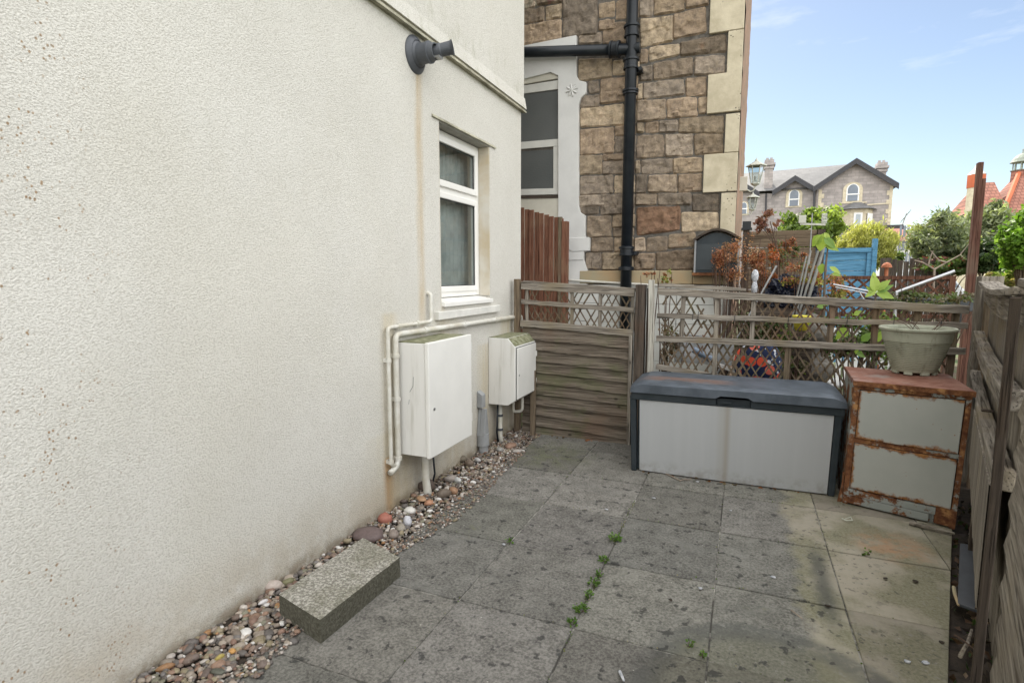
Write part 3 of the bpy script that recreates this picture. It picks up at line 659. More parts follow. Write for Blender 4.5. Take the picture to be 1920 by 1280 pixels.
def bend(pts, r=.03, k=5):
    """round the corners of a polyline"""
    pts = [Vector(p) for p in pts]; out = [pts[0]]
    for a, b, c in zip(pts, pts[1:], pts[2:]):
        p = b + (a - b).normalized() * r; q = b + (c - b).normalized() * r
        for i in range(k + 1): t = i / k; out.append((1 - t) ** 2 * p + 2 * t * (1 - t) * b + t * t * q)
    return out + [pts[-1]]
P = lambda u, v, x=WX + .03: atx(u, v, x)
def wp(y, z, x=WX + .03): return Vector((x, y, z))
pp = thing('waste_pipe', 'thin white overflow pipe, outermost, from under the window stub to the lower wall', 'pipe', (WX, 2.87, .3))
def off(o, pts): return [Vector(p) - Vector(o.location) for p in pts]
m = MB(); m.tube(off(pp, bend([wp(3.40, 1.385, WX - .01), wp(3.40, 1.385), wp(3.40, 1.185), wp(2.875, 1.185), wp(2.875, .31), wp(2.915, .29), ], .03)), .0125, 12); m.build('pipe', 'pipew', pp, smooth=True)
for y, z, v in ((3.0, 1.185, 0), (3.22, 1.185, 0), (2.875, .98, 1), (2.875, .33, 1)):
    m = MB(); m.tube(off(pp, [wp(y, z - .012 * v) - Vector((0, .012 * (1 - v), 0)), wp(y, z + .012 * v) + Vector((0, .012 * (1 - v), 0))]), .018, 12)
    m.box(0, .03, y - 2.87 - .012, y - 2.87 + .012, z - .3 - .012, z - .3 + .012); m.build('clip', 'pipew', pp)
pq = thing('discharge_pipe', 'thicker white pipe running under the window sill and down beside the big cabinet', 'pipe', (WX, 2.97, .3))
m = MB(); m.tube(off(pq, bend([wp(5.12, .985), wp(5.12, 1.112), wp(2.955, 1.135), wp(2.955, .30), wp(2.905, .265), wp(2.87, .262)], .045)), .019, 14); m.build('pipe', 'pipew', pq, smooth=True)
for y, z, v in ((3.9, 1.125, 0), (4.5, 1.118, 0), (3.3, 1.131, 0), (2.955, .72, 1), (2.955, .33, 1), (2.955, 1.0, 1)):
    m = MB(); m.tube(off(pq, [wp(y, z - .012 * v) - Vector((0, .012 * (1 - v), 0)), wp(y, z + .012 * v) + Vector((0, .012 * (1 - v), 0))]), .025, 12)
    m.box(0, .03, y - 2.97 - .012, y - 2.97 + .012, z - .3 - .014, z - .3 + .014); m.build('clip', 'pipew', pq)
# service ducts
m = MB(); d1 = (-1.98, 3.22, 0)
m.tube([(0, 0, .345), (0.0, 0, .12), (.01, 0, .04), (.03, -.01, -.04)], [.026, .026, .028, .03], 14); o = m.build('service_duct', 'pipew', None, smooth=True); o.location = d1; tag(o, 'pale curved duct coming down from under the large meter cabinet', 'duct')
m = MB(); m.tube([(0, 0, 0), (.02, .03, .12), (.01, .02, .30)], .007, 8); o = m.build('cable', 'black', None, smooth=True); o.location = (-1.985, 3.29, -.01); tag(o, 'black cable beside the duct under the large meter cabinet', 'cable')
gd = thing('duct_cover', 'grey plastic tapered duct cover on the wall between the two meter boxes', 'duct', (WX, 4.21, 0))
m = MB(); m.prism([(.03, -.05, .15), (.03, .05, .15), (.03, .010, .38), (.03, -.010, .38)], (.045, 0, 0)); m.prism([(.003, -.05, .15), (.003, .05, .15), (.003, .010, .38), (.003, -.010, .38)], (.026, 0, 0)); m.build('tapered_cover', 'gpipe', gd, bevel=.004)
m = MB(); m.tube([(.04, 0, .16), (.04, 0, .06), (.042, 0, .055), (.045, 0, -.05)], [.052, .054, .042, .042], 20); m.build('socket', 'gpipe', gd)
m = MB(); m.box(.002, .05, -.035, .035, .39, .50); m.prism([(.002, -.035, .5), (.05, -.035, .5), (.002, -.035, .535)], (0, .07, 0)); m.build('small_box', 'gpipe', gd, bevel=.004)
sp_ = thing('supply_pipe', 'pair of narrow pale pipes with clips going down from the smaller meter box', 'pipe', (-1.99, 4.53, 0))
m = MB(); m.tube([(0, 0, .375), (0, 0, .05), (.02, .01, -.04)], .021, 12); m.build('pipe', 'pipew', sp_, smooth=True)
m = MB(); m.tube([(0, -.05, .375), (-.01, -.05, .1), (.0, -.03, -.04)], .009, 8); m.build('cable', 'black', sp_, smooth=True)
for z in (.12, .25):
    m = MB(); m.tube([(0, 0, z - .01), (0, 0, z + .01)], .027, 12); m.build('clip', 'dgrey', sp_)
m = MB(); m.tube(bend([(0, 0, .17), (0, 0, 0), (-.09, 0, -.02), (-.09, 0, .10)], .03), .014, 12); o = m.build('outlet_pipe', 'pipew', None, smooth=True); o.location = (-1.88, 4.80, .24); tag(o, 'short hooked white pipe under the right end of the smaller meter box', 'pipe')

# ================================================================== STONE HOUSE
SY = 6.5
sh = thing('stone_house', 'tall brown rubble stone house corner with cream quoins and a white framed window', 'house', (0, SY, 0))
Z3 = lambda x, y: (960 + x / 2.2857, y / 2.2857)
def sw(x, y, d=0): u, v = Z3(x, y); p = aty(u, v, SY); return Vector((p.x, d, p.z))
m = MB(); m.box(-7, -.118, .0, 6.2, -.2, 9); m.build('wall_core', 'mortar', sh)
ST = [(545, 605, -20, -30, 75, 70), (608, 742, -20, -30, 70, 45), (745, 842, -40, -50, 40, 22), (550, 690, 85, 68, 205, 175), (692, 832, 65, 30, 170, 140), (548, 582, 215, 210, 275, 270),
(588, 717, 205, 190, 268, 235), (722, 917, 185, 145, 240, 225), (605, 775, 275, 245, 345, 322), (782, 912, 248, 238, 325, 315), (548, 602, 290, 280, 350, 345), (538, 560, 365, 360, 430, 425),
(562, 740, 358, 340, 425, 405), (745, 835, 338, 330, 415, 410), (535, 660, 435, 425, 525, 508), (664, 795, 428, 418, 508, 498), (798, 835, 422, 418, 492, 490), (535, 566, 530, 528, 568, 568),
(571, 628, 528, 522, 572, 570), (630, 710, 520, 516, 570, 568), (714, 908, 510, 495, 570, 572), (533, 652, 580, 578, 680, 672), (657, 775, 578, 575, 672, 665), (780, 905, 578, 575, 665, 655),
(530, 550, 690, 688, 745, 742), (555, 688, 688, 680, 748, 740), (692, 815, 683, 675, 745, 738), (530, 576, 752, 750, 828, 825), (583, 707, 755, 748, 825, 822), (712, 813, 750, 745, 825, 820),
(530, 620, 835, 832, 880, 878), (624, 768, 832, 830, 880, 878), (772, 888, 835, 832, 905, 905), (535, 720, 890, 885, 1010, 985), (725, 885, 912, 910, 995, 985), (525, 572, 1022, 1018, 1080, 1075),
(577, 665, 1020, 1014, 1080, 1072), (670, 785, 1006, 998, 1064, 1055), (523, 612, 1090, 1085, 1155, 1152), (618, 800, 1084, 1066, 1157, 1154),
(45, 102, -10, -20, 40, 30), (106, 215, -15, -25, 25, 10), (218, 366, -20, -40, 162, 150), (48, 140, 46, 30, 105, 90), (144, 214, 33, 18, 88, 78), (48, 212, 112, 85, 190, 168), (371, 442, 20, 5, 80, 72),
(446, 545, 10, -8, 85, 78), (371, 440, 90, 82, 134, 128), (288, 382, 152, 142, 192, 188), (388, 488, 108, 92, 190, 185), (285, 428, 258, 250, 350, 330), (432, 545, 262, 255, 322, 315), (328, 372, 352, 346, 405, 398),
(378, 540, 345, 325, 445, 428), (295, 376, 414, 406, 462, 458), (292, 480, 468, 445, 546, 536), (484, 534, 445, 440, 530, 528), (292, 438, 558, 546, 665, 655), (442, 530, 545, 536, 583, 578), (442, 530, 588, 584, 655, 652), (290, 385, 670, 666, 750, 742),
(390, 528, 664, 656, 688, 685), (388, 526, 694, 690, 748, 742), (292, 433, 757, 752, 836, 828), (438, 526, 754, 750, 828, 825), (288, 400, 842, 836, 884, 880), (290, 372, 890, 886, 922, 918), (380, 526, 836, 830, 920, 915),
(322, 425, 928, 925, 1018, 1012), (430, 526, 925, 920, 976, 970), (432, 522, 981, 978, 1014, 1010), (340, 433, 1022, 1020, 1080, 1076), (438, 520, 1020, 1018, 1078, 1075), (315, 383, 1086, 1083, 1154, 1152), (387, 520, 1084, 1081, 1156, 1153)]
SC = [(.35, .275, .205), (.40, .32, .235), (.30, .245, .19), (.45, .37, .275), (.37, .315, .26), (.26, .22, .18)]
def stone(m, quad, depth, seed, jag=.012, n=8):
    """a pitch-faced stone: outer edge wobbles, face swells and breaks in facets"""
    a, b, c, d = quad; ph = Vector((seed * 7.3, seed * 3.1, seed)); vs = []; fs = []
    wv = (b - a).length; hv = (d - a).length; nx = max(5, min(26, int(wv / .018))); ny = max(5, min(22, int(hv / .018)))
    for j in range(ny + 1):
        for i in range(nx + 1):
            s, t = i / nx, j / ny; p = a.lerp(b, s).lerp(d.lerp(c, s), t)
            e = min(s, 1 - s) * wv; g = min(t, 1 - t) * hv; q = min(e, g)
            cr_ = max(0, .035 - math.hypot(max(0, .035 - e), max(0, .035 - g)))          # rounded corners
            q1 = noise.noise(p * 6 + ph); q2 = noise.noise(p * 15 + ph); fac = abs(noise.noise(p * 4.2 + ph * 2)) 
            cell = noise.cell(p * 7 + ph + Vector((q2, 0, q1)) * .5); hgt = depth * (min(1, q / .014) ** .5) * (.5 + .4 * q1 + .9 * fac + .35 * cell) + (.012 * q2 + .018 * (abs(noise.noise(p * 9 - ph)) - .15)) * min(1, q / .014)
            k = jag if (i in (0, nx) or j in (0, ny)) else jag * .4
            p = p + Vector((k * noise.noise(p * 11 + ph), 0, k * noise.noise(p * 11 - ph)))
            if (i in (0, nx)) and (j in (0, ny)): p = p.lerp((a + b + c + d) / 4, .06)
            vs.append(Vector((p.x, -max(.001, hgt) if q > 0 else .004, p.z)))
    for j in range(ny):
        for i in range(nx): k = j * (nx + 1) + i; fs.append((k, k + nx + 1, k + nx + 2, k + 1))
    m.add(vs, fs)
m = MB()
for k, (x0, x1, a, b, c, d) in enumerate(ST):
    g = 3.2; q = [sw(x0 - 2.5, c + 4), sw(x1 + 2.5, d + 4), sw(x1 + 2.5, b - 4), sw(x0 - 2.5, a - 4)]
    random.seed(k * 13 + 5); c_ = random.choice(SC); f_ = rnd(.72, 1.22)
    if (x0, a) in ((722, 185), (714, 510), (780, 578), (218, -20), (618, 1084), (772, 835)): f_ = .62
    if (x0, a) in ((657, 578), (525, 1022)): f_ = 1.45
    if (x0, a) in ((535, 890),): c_ = (.30, .19, .13)
    m.cc = tuple(v * f_ for v in c_); stone(m, q, rnd(.018, .034), k + 1)
# courses above the frame and left of it
random.seed(3); z = sw(0, -25).z + .05
zz = 4.62
while zz < 9:
    hh = rnd(.2, .34); x = -6.9
    while x < -.25:
        ww = rnd(.28, .6); x2 = min(x + ww, -.2); 
        m.cc = tuple(v * rnd(.8, 1.15) for v in random.choice(SC)); stone(m, [Vector((x, 0, zz)), Vector((x2 - .02, 0, zz)), Vector((x2 - .02, 0, zz + hh - .02)), Vector((x, 0, zz + hh - .02))], .025, x * 9 + zz); x = x2
    zz += hh
m.build('rubble_facing', 'stone', sh, smooth=False)
random.seed(11)
# quoins
QN = [(846, 992, -60, -60, 150, 132), (920, 988, 141, 130, 322, 312), (835, 980, 322, 312, 492, 480), (910, 975, 494, 486, 660, 652), (818, 972, 664, 655, 828, 822), (890, 966, 830, 824, 1010, 1006), (800, 962, 1006, 1006, 1160, 1160)]
q_ = MB()
XR = -.112
for x0, x1, a, b, c, d in QN:
    A, B, Cc, D = sw(x0, c), sw(x1, d), sw(x1, b), sw(x0, a)
    for p in (B, Cc): p.x = XR
    zb_, zt_ = (A.z + B.z) / 2 + .003, (D.z + Cc.z) / 2 - .003
    q_.box(A.x, XR, -.040, .3, zb_, zt_)
q_.build('quoin', 'ashlar', sh, bevel=.006)
m = MB(); zz = 4.6
k = 0
while zz < 9: m.box(-.45 if k % 2 else -.3, XR, -.04, .3, zz, zz + .33); zz += .335; k += 1
m.build('upper_quoin', 'ashlar', sh, bevel=.006)
# rough side face, seen edge-on
m = MB(); ny, nz = 46, 90; vs = []; fs = []
for j in range(nz + 1):
    for i in range(ny + 1):
        y = -.02 + 6.2 * i / ny; z_ = -.2 + 9.2 * j / nz; p = Vector((0, y * 3, z_ * 3))
        vs.append((XR + .003 + .016 * abs(noise.noise(p)) + .010 * noise.noise(p * 3.1) + .0015 * y, y, z_))
for j in range(nz):
    for i in range(ny): a = j * (ny + 1) + i; fs.append((a, a + 1, a + ny + 2, a + ny + 1))
m.add(vs, fs); m.build('side_wall', 'sidestone', sh)
# plinth: ochre and pale blocks, white painted base
m = MB(); x = -1.80
for i, x2 in enumerate((-1.22, -.93, -.52, -.14)):
    m.box(x, x2 - .006, -.055, .0, 1.415, 1.565); x = x2
m.build('plinth_course', 'ochre', sh, bevel=.008)
m = MB(); z = -.1
while z < 1.40:
    x = -1.8 - (.2 if int(z * 10) % 4 else 0)
    while x < -.14: x2 = min(x + .44, -.14); m.box(max(x, -2.4), x2 - .004, -.065, 0, z, min(z + .211, 1.41)); x = x2
    z += .215
m.build('painted_base', 'blockwork', sh, bevel=.004)
# white window surround (shouldered outline), lintel, reveals
def SP(pts, y0, dy, name, mat, bev=.006):
    m = MB(); m.prism([sw(x, y, y0) for x, y in pts], (0, dy, 0)); return m.build(name, mat, sh, bevel=bev)
SUR = [(202, 330), (170, 316), (30, 352), (-300, 420), (-300, 230), (45, 205), (280, 158), (280, 330), (292, 350), (322, 358), (322, 405), (300, 425), (290, 455), (290, 885), (297, 912), (318, 925), (318, 1018), (337, 1020), (337, 1076), (312, 1080), (312, 1115), (327, 1160), (327, 1240), (215, 1240), (215, 950), (203, 950)]
SP(SUR, -.05, .08, 'window_surround', 'whitepaint')
SP([(217, 1022), (337, 1018), (337, 1075), (262, 1080), (255, 1072), (230, 1080), (217, 1080)], -.062, .011, 'surround_block', 'whitepaint')
SP([(228, 1082), (312, 1078), (312, 1114), (228, 1116)], -.058, .007, 'surround_block', 'whitepaint')
SP([(-300, 850), (202, 850), (202, 1240), (-300, 1240)], -.03, .03, 'apron_wall', 'creampaint')
SP([(-300, 350), (170, 318), (196, 322), (203, 340), (45, 366), (-300, 420)], -.028, .03, 'lintel', 'creampaint')
wdw = SP([(-300, 425), (202, 345), (202, 384), (-300, 450)], -.018, .02, 'window', 'upvc2', .003)
def SW2(pts, y0, dy, name, mat):
    m = MB(); m.prism([sw(x, y, y0) for x, y in pts], (0, dy, 0)); return m.build(name, mat, wdw, bevel=.003)
SW2([(-300, 445), (202, 386), (202, 596), (-300, 640)], -.004, .002, 'pane', 'frost')
SW2([(-300, 640), (202, 597), (202, 628), (-300, 668)], -.022, .02, 'transom', 'upvc2')
SW2([(179, 630), (202, 628), (202, 834), (179, 836)], -.020, .018, 'sash_stile', 'upvc2')
SW2([(-300, 668), (178, 642), (178, 808), (-300, 822)], -.006, .002, 'pane', 'frost')
SW2([(-300, 822), (178, 808), (202, 834), (-300, 846)], -.021, .018, 'sash_rail', 'upvc2')
SW2([(-300, 846), (203, 834), (203, 848), (-300, 860)], -.045, .04, 'frame_sill', 'browny')  if False else SW2([(-300, 847), (203, 836), (203, 850), (-300, 862)], -.040, .035, 'frame_sill', 'darkx')
# flower boss
m = MB(); c = sw(262, 393, -.052); 
for k in range(8):
    t = k * math.pi / 4 + .2; u_ = Vector((math.cos(t), 0, math.sin(t))); n_ = Vector((-u_.z, 0, u_.x))
    m.add([c + Vector((0, -.018, 0)), c + u_ * .035 + n_ * .015, c + u_ * .066 + n_ * .012, c + u_ * .072 + Vector((0, -.014, 0)), c + u_ * .066 - n_ * .012, c + u_ * .035 - n_ * .015], [(0, 1, 2, 3), (0, 3, 4, 5)])
m.build('flower_boss', 'whitepaint', sh)

# soil pipe
sp2 = thing('soil_pipe', 'black cast iron soil pipe with side branch on the stone house wall', 'pipe', (0, SY - .13, 0))
def pc(x, y): u, v = Z3(x, y); p = aty(u, v, SY - .13); return Vector((p.x, 0, p.z))
t_, b_ = pc(516, 0), pc(497, 1225); b_.z = 0; xx_ = (t_.x + b_.x) / 2; xx_ = -1.235
def tz(y): return pc(505, y).z
rp = .0625
m = MB(); m.tube([(xx_, 0, 0), (xx_, 0, 9)], rp, 28); m.build('pipe', 'black', sp2, smooth=True)
for zc, hh in ((tz(135), .10), (tz(275), .09), (tz(395), .03), (tz(1075), .08), (tz(1150), .02)):
    m = MB(); r_ = rp + .008
    m.lathe([(r_, -hh / 2 - .012), (r_ + .012, -hh / 2 - .012), (r_ + .012, -hh / 2 + .006), (r_ + .004, -hh / 2 + .01), (r_ + .004, hh / 2 - .02), (r_ + .018, hh / 2 - .016), (r_ + .018, hh / 2 + .006), (rp, hh / 2 + .012)], (xx_, 0, zc), 28); m.build('collar', 'black', sp2)
za_ = tz(212); zl = pc(45, 222)
m = MB(); m.tube([(xx_, 0, za_), (-2.6, 0, za_ + (zl.z - za_) * 1.02), (-3.6, 0, za_ + (zl.z - za_) * 1.75)], rp * .92, 24); m.build('branch_pipe', 'black', sp2, smooth=True)
dv = Vector((-2.6 - xx_, 0, (zl.z - za_) * 1.02)).normalized()
for d0, d1, r_ in ((.13, .155, .09), (.16, .21, .082), (.215, .235, .09)):
    m = MB(); s_ = Vector((xx_, 0, za_)); m.tube([s_ + dv * d0, s_ + dv * d1], r_, 24); m.build('branch_collar', 'black', sp2)
m = MB(); m.lathe([(0, -.095), (.05, -.095), (.055, -.09), (.055, -.03)], (0, 0, 0), 20); 
m.v = [(xx_ + -z_ if False else xx_ - z_ * 1.0, x_ - .0, za_ + y_) for x_, y_, z_ in m.v]; m.build('access_cap', 'black', sp2)
for z_ in (tz(300), tz(1085)):
    m = MB(); m.box(xx_ - .03, xx_ + .115, .05, .125, z_ - .022, z_ + .022); m.tube([(xx_ + .10, -.01, z_), (xx_ + .10, .06, z_)], .02, 10); m.build('bracket', 'black', sp2)
# white service pipe along the plinth
m = MB(); m.tube(bend([sw(232, 1150, -.10), sw(250, 1150, -.10), sw(250, 1200, -.10), Vector((-.9, -.10, 1.40)), Vector((-.5, -.1, 1.395))], .03), .014, 10); o = m.build('wall_pipe', 'pipew', None, smooth=True); o.location = (0, SY, 0); tag(o, 'thin white pipe running low across the stone house just above the trellis', 'pipe')
# arched black case on the wall
ac = thing('wall_case', 'black arched wooden notice case with rusty lower edge on the stone house corner', 'cabinet', (-.28, SY - .045, 1.74))
def arch(w_, zb_, zs, zt_, n=16): return [(-w_, zb_), (w_, zb_), (w_, zs)] + [(w_ * math.cos(math.pi * i / n) if False else w_ * (1 - 2 * i / n), zs + (zt_ - zs) * math.sin(math.pi * i / n) ** 1.0) for i in range(1, n)] + [(-w_, zs)]
m = MB(); m.prism([(x, 0, z_) for x, z_ in arch(.215, -.2, .12, .215)], (0, -.13, 0)); m.build('case', 'dgreyblack', ac) if False else m.build('case', 'chestdark', ac)
m = MB(); pts = arch(.235, .12, .13, .235, 20)[2:]
for (x0, z0), (x1, z1) in zip(pts, pts[1:]): m.bar((x0, -.08, z0 + .01), (x1, -.08, z1 + .01), .022, .2)
m.build('arched_roof', 'darkx', ac)
m = MB(); m.box(-.20, .20, -.134, -.130, -.17, .10); m.build('pane', 'darkglass', ac)
m = MB(); m.box(-.235, .235, -.16, .0, -.232, -.202); m.build('shelf', 'rustfull', ac)
for x_ in (-.222, .205):
    m = MB(); m.box(x_, x_ + .017, -.142, -.02, -.2, .14); m.build('side_frame', 'gpipe', ac)
# lanterns on brackets from the side wall
def lantern(loc, s, label, reach):
    o = thing('wall_lantern', label, 'lantern', loc, 0, 'lanterns on the side of the stone house')
    pr_ = [(0, .30), (.01, .27), (.02, .26), (.03, .235), (.09, .20), (.16, .165), (.165, .155), (.13, .15)]
    m = MB(); m.lathe([(a * s, b * s) for a, b in pr_], n=6); m.build('lantern_cap', 'lead', o)
    m = MB(); m.lathe([(.118 * s, .148 * s), (.065 * s, -.12 * s)], n=6); m.build('pane', 'glass', o)
    m = MB()
    for k in range(6):
        t = k * math.pi / 3; m.tube([(.12 * s * math.cos(t), .12 * s * math.sin(t), .15 * s), (.067 * s * math.cos(t), .067 * s * math.sin(t), -.12 * s)], .007 * s, 6)
    m.lathe([(.07 * s, -.115 * s), (.075 * s, -.13 * s), (.03 * s, -.16 * s), (0, -.165 * s)], n=6); m.build('frame', 'lead', o)
    m = MB(); m.tube([(0, 0, .0), (0, 0, -.08 * s)], .025 * s, 10); m.build('lamp', 'white', o)
    m = MB(); m.tube([(0, 0, -.16 * s), (-.02, 0, -.23 * s), (-reach * .5, 0, -.25 * s), (-reach, 0, -.2 * s)], .012 * s, 8); m.build('bracket', 'lead', o)
    return o
p = aty(1417, 330, 9.2); lantern(p, .9, 'pale green hexagonal lantern, larger and higher of the two beside the stone house', p.x + .03)
p = aty(1411, 383, 12.0); lantern(p, .8, 'smaller pale lantern below the larger one beside the stone house', p.x - .0)
p = aty(1396, 345, 8.0); m = MB(); m.box(-.1, .035, -.03, .03, -.09, .09); o = m.build('junction_box', 'creampaint', None, bevel=.006); o.location = p; tag(o, 'beige box fixed to the side of the stone house beside the larger lantern', 'box')

# ================================================================== FENCES
FY = 4.95
# red boarded fence beyond
rf = thing('boarded_fence', 'red-brown stained vertical board fence behind the corner of the cream house', 'fence', (-1.87, 6.0, 0))
m = MB(); n = 9
for i in range(n):
    x0 = -.52 + i * .0585; t = (x0 + .52) / .52; m.box(x0, x0 + .055, (i % 2) * .012, .016 + (i % 2) * .012, 0, 2.275 - .16 * t + rnd(-.005, .012))
m.build('board_panel', 'red', rf, bevel=.003)
m = MB(); m.box(-.008, .052, -.03, .06, 0, 2.10); m.build('post', 'red', rf)
m = MB(); m.box(-.05, -.012, -.02, .02, 0, 2.15); m.build('cover_strip', 'browny_', rf) if False else m.build('cover_strip', 'brownz', rf)
for o_ in list(rf.children): pass
m = MB()

# lapped panel with trellis top (left part of far fence)
X0, X1 = -1.945, -.875
lf = thing('lapped_fence_panel', 'weathered lapped board fence panel between the cream wall and the dark post', 'fence', (X0, FY, 0))
m = MB(); nb = 10; zt0 = 1.03
def edge(x, k): return .010 * noise.noise(Vector((x * 5, k * 7.7, 0))) + .005 * noise.noise(Vector((x * 17, k * 3.3, 2)))
for k in range(nb):
    za_ = zt0 - (k + 1) * .103 - .012; zb_ = za_ + .13; nx = 36; W_ = X1 - X0 - .03; vs = []; fs = []
    for i in range(nx + 1):
        x = .02 + W_ * i / nx; sl = -.045 * i / nx * (1 if k < 9 else 1)
        zl_ = max(-.02, za_ + edge(x, k) + sl); zh_ = zb_ + sl
        vs += [(x, -.052, zl_), (x, -.034, zl_ + .001), (x, -.004, zh_), (x, -.013, zh_), ]
    for i in range(nx):
        a = 4 * i
        for p_, q_2 in ((0, 1), (1, 2), (2, 3), (3, 0)): fs.append((a + p_, a + q_2, a + 4 + q_2, a + 4 + p_))
    m.add(vs, fs)
m.build('lapped_boards', 'lap', lf)
m = MB(); m.box(X1 - X0 - .035, X1 - X0 - .005, -.065, -.0, -.02, .985); m.build('edge_batten', 'greyz', lf, bevel=.003)
m = MB(); m.bar((.0, -.03, 1.060), (X1 - X0 - .003, -.03, 1.005), .062, .034, n=14, wob=.006); m.build('top_rail', 'greyx', lf, bevel=.004)
m = MB(); m.box(0.16, .19, .0, .03, -.02, 1.0); m.box(.55, .58, 0, .03, -.02, 1.0); m.build('back_batten', 'brownz', lf)

def clipline(p, d, x0, x1, zlo, zhi):
    t0, t1 = -9, 9
    for a, b, lo, hi in ((p[0], d[0], x0, x1),):
        ta, tb = (lo - a) / b, (hi - a) / b; t0 = max(t0, min(ta, tb)); t1 = min(t1, max(ta, tb))
    for k in range(40):      # vertical limits slope, so walk
        pass
    return t0, t1
def lattice(m, x0, x1, lo, hi, y, pitch=.064, slope=1.75, w_=.011, miss=.12):
    """expanding trellis: thin laths in two directions, lo/hi are functions of x"""
    for s in (1, -1):
        x = x0 - .6
        while x < x1 + .6:
            # param from the bottom line up
            xa = x; pts = []
            steps = 150; span = .95
            run = []
            for i in range(steps + 1):
                zz_ = (1.5 - span * i / steps) if False else i / steps
                X_ = xa + s * zz_ * span / slope * 1.0; Z_ = min(lo(x0), lo(x1)) + zz_ * span
                if x0 <= X_ <= x1 and lo(X_) <= Z_ <= hi(X_): run.append((X_, Z_))
            if len(run) >= 2 and random.random() > miss:
                a, b = run[0], run[-1]
                if random.random() < .18: b = (a[0] + (b[0] - a[0]) * .6, a[1] + (b[1] - a[1]) * .6)
                j = rnd(-.006, .006); m.bar((a[0] + j, y + s * .004, a[1]), (b[0] + rnd(-.008, .008), y + s * .004, b[1]), w_ * rnd(.7, 1.2), .005, up=(1, 0, 0), n=3, wob=.006)
            x += pitch
lt = thing('trellis_panel', 'weathered grey trellis strip on top of the lapped panel, left of the dark post', 'trellis', (0, FY, 0), 0, 'trellis along the far boundary')
l1 = lambda x: 1.44 + (x - X0) * (-.05); l2 = lambda x: 1.262 + (x - X0) * (-.055); l3 = lambda x: 1.08 + (x - X0) * (-.055)
m = MB(); m.bar((X0 - .0, -.01, l1(X0) - .025), (X1 - .003, -.01, l1(X1) - .025), .072, .03, n=16, wob=.008); m.bar((X0, .03, l1(X0) + .005), (X1, .03, l1(X1) - .005), .03, .03, n=10, wob=.006); m.build('rail', 'greyx', lt, bevel=.003)
m = MB(); m.bar((X0, -.012, l2(X0)), (X1 - .003, -.012, l2(X1)), .042, .026, n=16, wob=.008); m.build('rail', 'greyx', lt, bevel=.003)
for u_ in (987, 1072, 1125, 1186):
    x = aty(u_, 570, FY).x; m = MB(); m.bar((x, .012, l3(x) + .0), (x, .012, l1(x) - .01), .03, .018, up=(1, 0, 0), n=6, wob=.003); m.build('upright', 'greyz', lt, bevel=.002)
m = MB(); random.seed(21); lattice(m, X0 + .05, X1 - .01, lambda x: l3(x), lambda x: l1(x) - .03, .028, w_=.012, miss=.05); m.build('lattice', 'brownz', lt)

# posts
def post(name, x, y, w_, d, h, mat, label, lean=0, cap=0, group='fence posts'):
    o = thing(name, label, 'post', (x, y, 0), 0); m = MB(); m.bar((0, 0, -.1), (lean, 0, h), w_, d, up=(1, 0, 0), n=10, wob=.004); m.build('shaft', mat, o, bevel=.004); return o
def tagpost(x, y, w_, d, h, mat, label, lean=0):
    m = MB(); m.bar((0, 0, -.1), (lean, 0, h), w_, d, up=(1, 0, 0), n=10, wob=.005); o = m.build('fence_post', mat, None, bevel=.004); o.location = (x, y, 0); return tag(o, label, 'post', 'posts of the far boundary')
tagpost(-1.985, FY - .01, .055, .06, 1.475, 'brownz', 'brown square post against the corner of the cream wall')
tagpost(-1.80, FY - .075, .05, .035, .62, 'brownz', 'short mossy brown stake below the smaller meter box') 
tagpost(-.822, FY - .02, .085, .10, 1.43, 'darkz', 'dark brown square post in the middle of the far boundary', -.0)
tagpost(-.752, FY + .02, .04, .07, 1.40, 'darkz', 'narrow dark stake squeezed between the dark brown post and the pale batten')
tagpost(-.704, FY - .055, .052, .03, 1.47, 'pale', 'pale flaking painted batten at the left end of the long trellis', -.025)

# long trellis
tr = thing('trellis_panel', 'long weathered grey trellis behind the storage chest and the plant pot', 'trellis', (0, FY, 0), 0, 'trellis along the far boundary')
XA, XB = -.68, 1.50
r1 = lambda x: 1.373 + (x - XA) * (-.052); r2 = lambda x: 1.165 + (x - XA) * (-.008); r3 = lambda x: .965 + (x - XA) * (-.001)
for f_, w_, y_ in ((r1, .060, -.012), (r2, .042, -.014), (r3, .050, -.016)):
    m = MB(); m.bar((XA, y_, f_(XA)), (XB, y_, f_(XB)), w_, .028, n=26, wob=.008); m.build('rail', 'greyx', tr, bevel=.003)
m = MB(); m.bar((XA, .05, 1.425), (.02, .05, 1.388), .03, .03, n=8, wob=.006); m.build('loose_batten', 'greyx', tr, bevel=.002)
m = MB(); m.bar((XA, .02, .715), (.1, .02, .62), .045, .03, n=8, wob=.004); m.build('lower_rail', 'greyx', tr, bevel=.002)
for u_, za_, zb_ in ((1278, .90, 1.38), (1343, .55, 1.37), (1411, .92, 1.36), (1480, .5, .98), (1558, .92, 1.33), (1641, .92, 1.31), (1720, .9, 1.3), (1790, .6, 1.3)):
    x = aty(u_, 600, FY).x; m = MB(); m.bar((x, .014, za_), (x + rnd(-.01, .01), .014, zb_), .045 if u_ not in (1278, 1343, 1411) else .036, .02, up=(1, 0, 0), n=8, wob=.004); m.build('upright', 'greyz' if u_ < 1450 else 'brownz', tr, bevel=.002)
random.seed(5); m = MB()
lattice(m, XA + .03, -.30, lambda x: .62, lambda x: r1(x) - .03, .034, .060, 1.75, .0145, .10)
lattice(m, -.30, .06, lambda x: .60, lambda x: r2(x) + .02, .034, .064, 1.75, .0145, .06)
lattice(m, -.06, XB - .05, lambda x: .55, lambda x: r1(x) - .03, .034, .068, 1.6, .0145, .10)
m.build('lattice', 'brownz', tr)
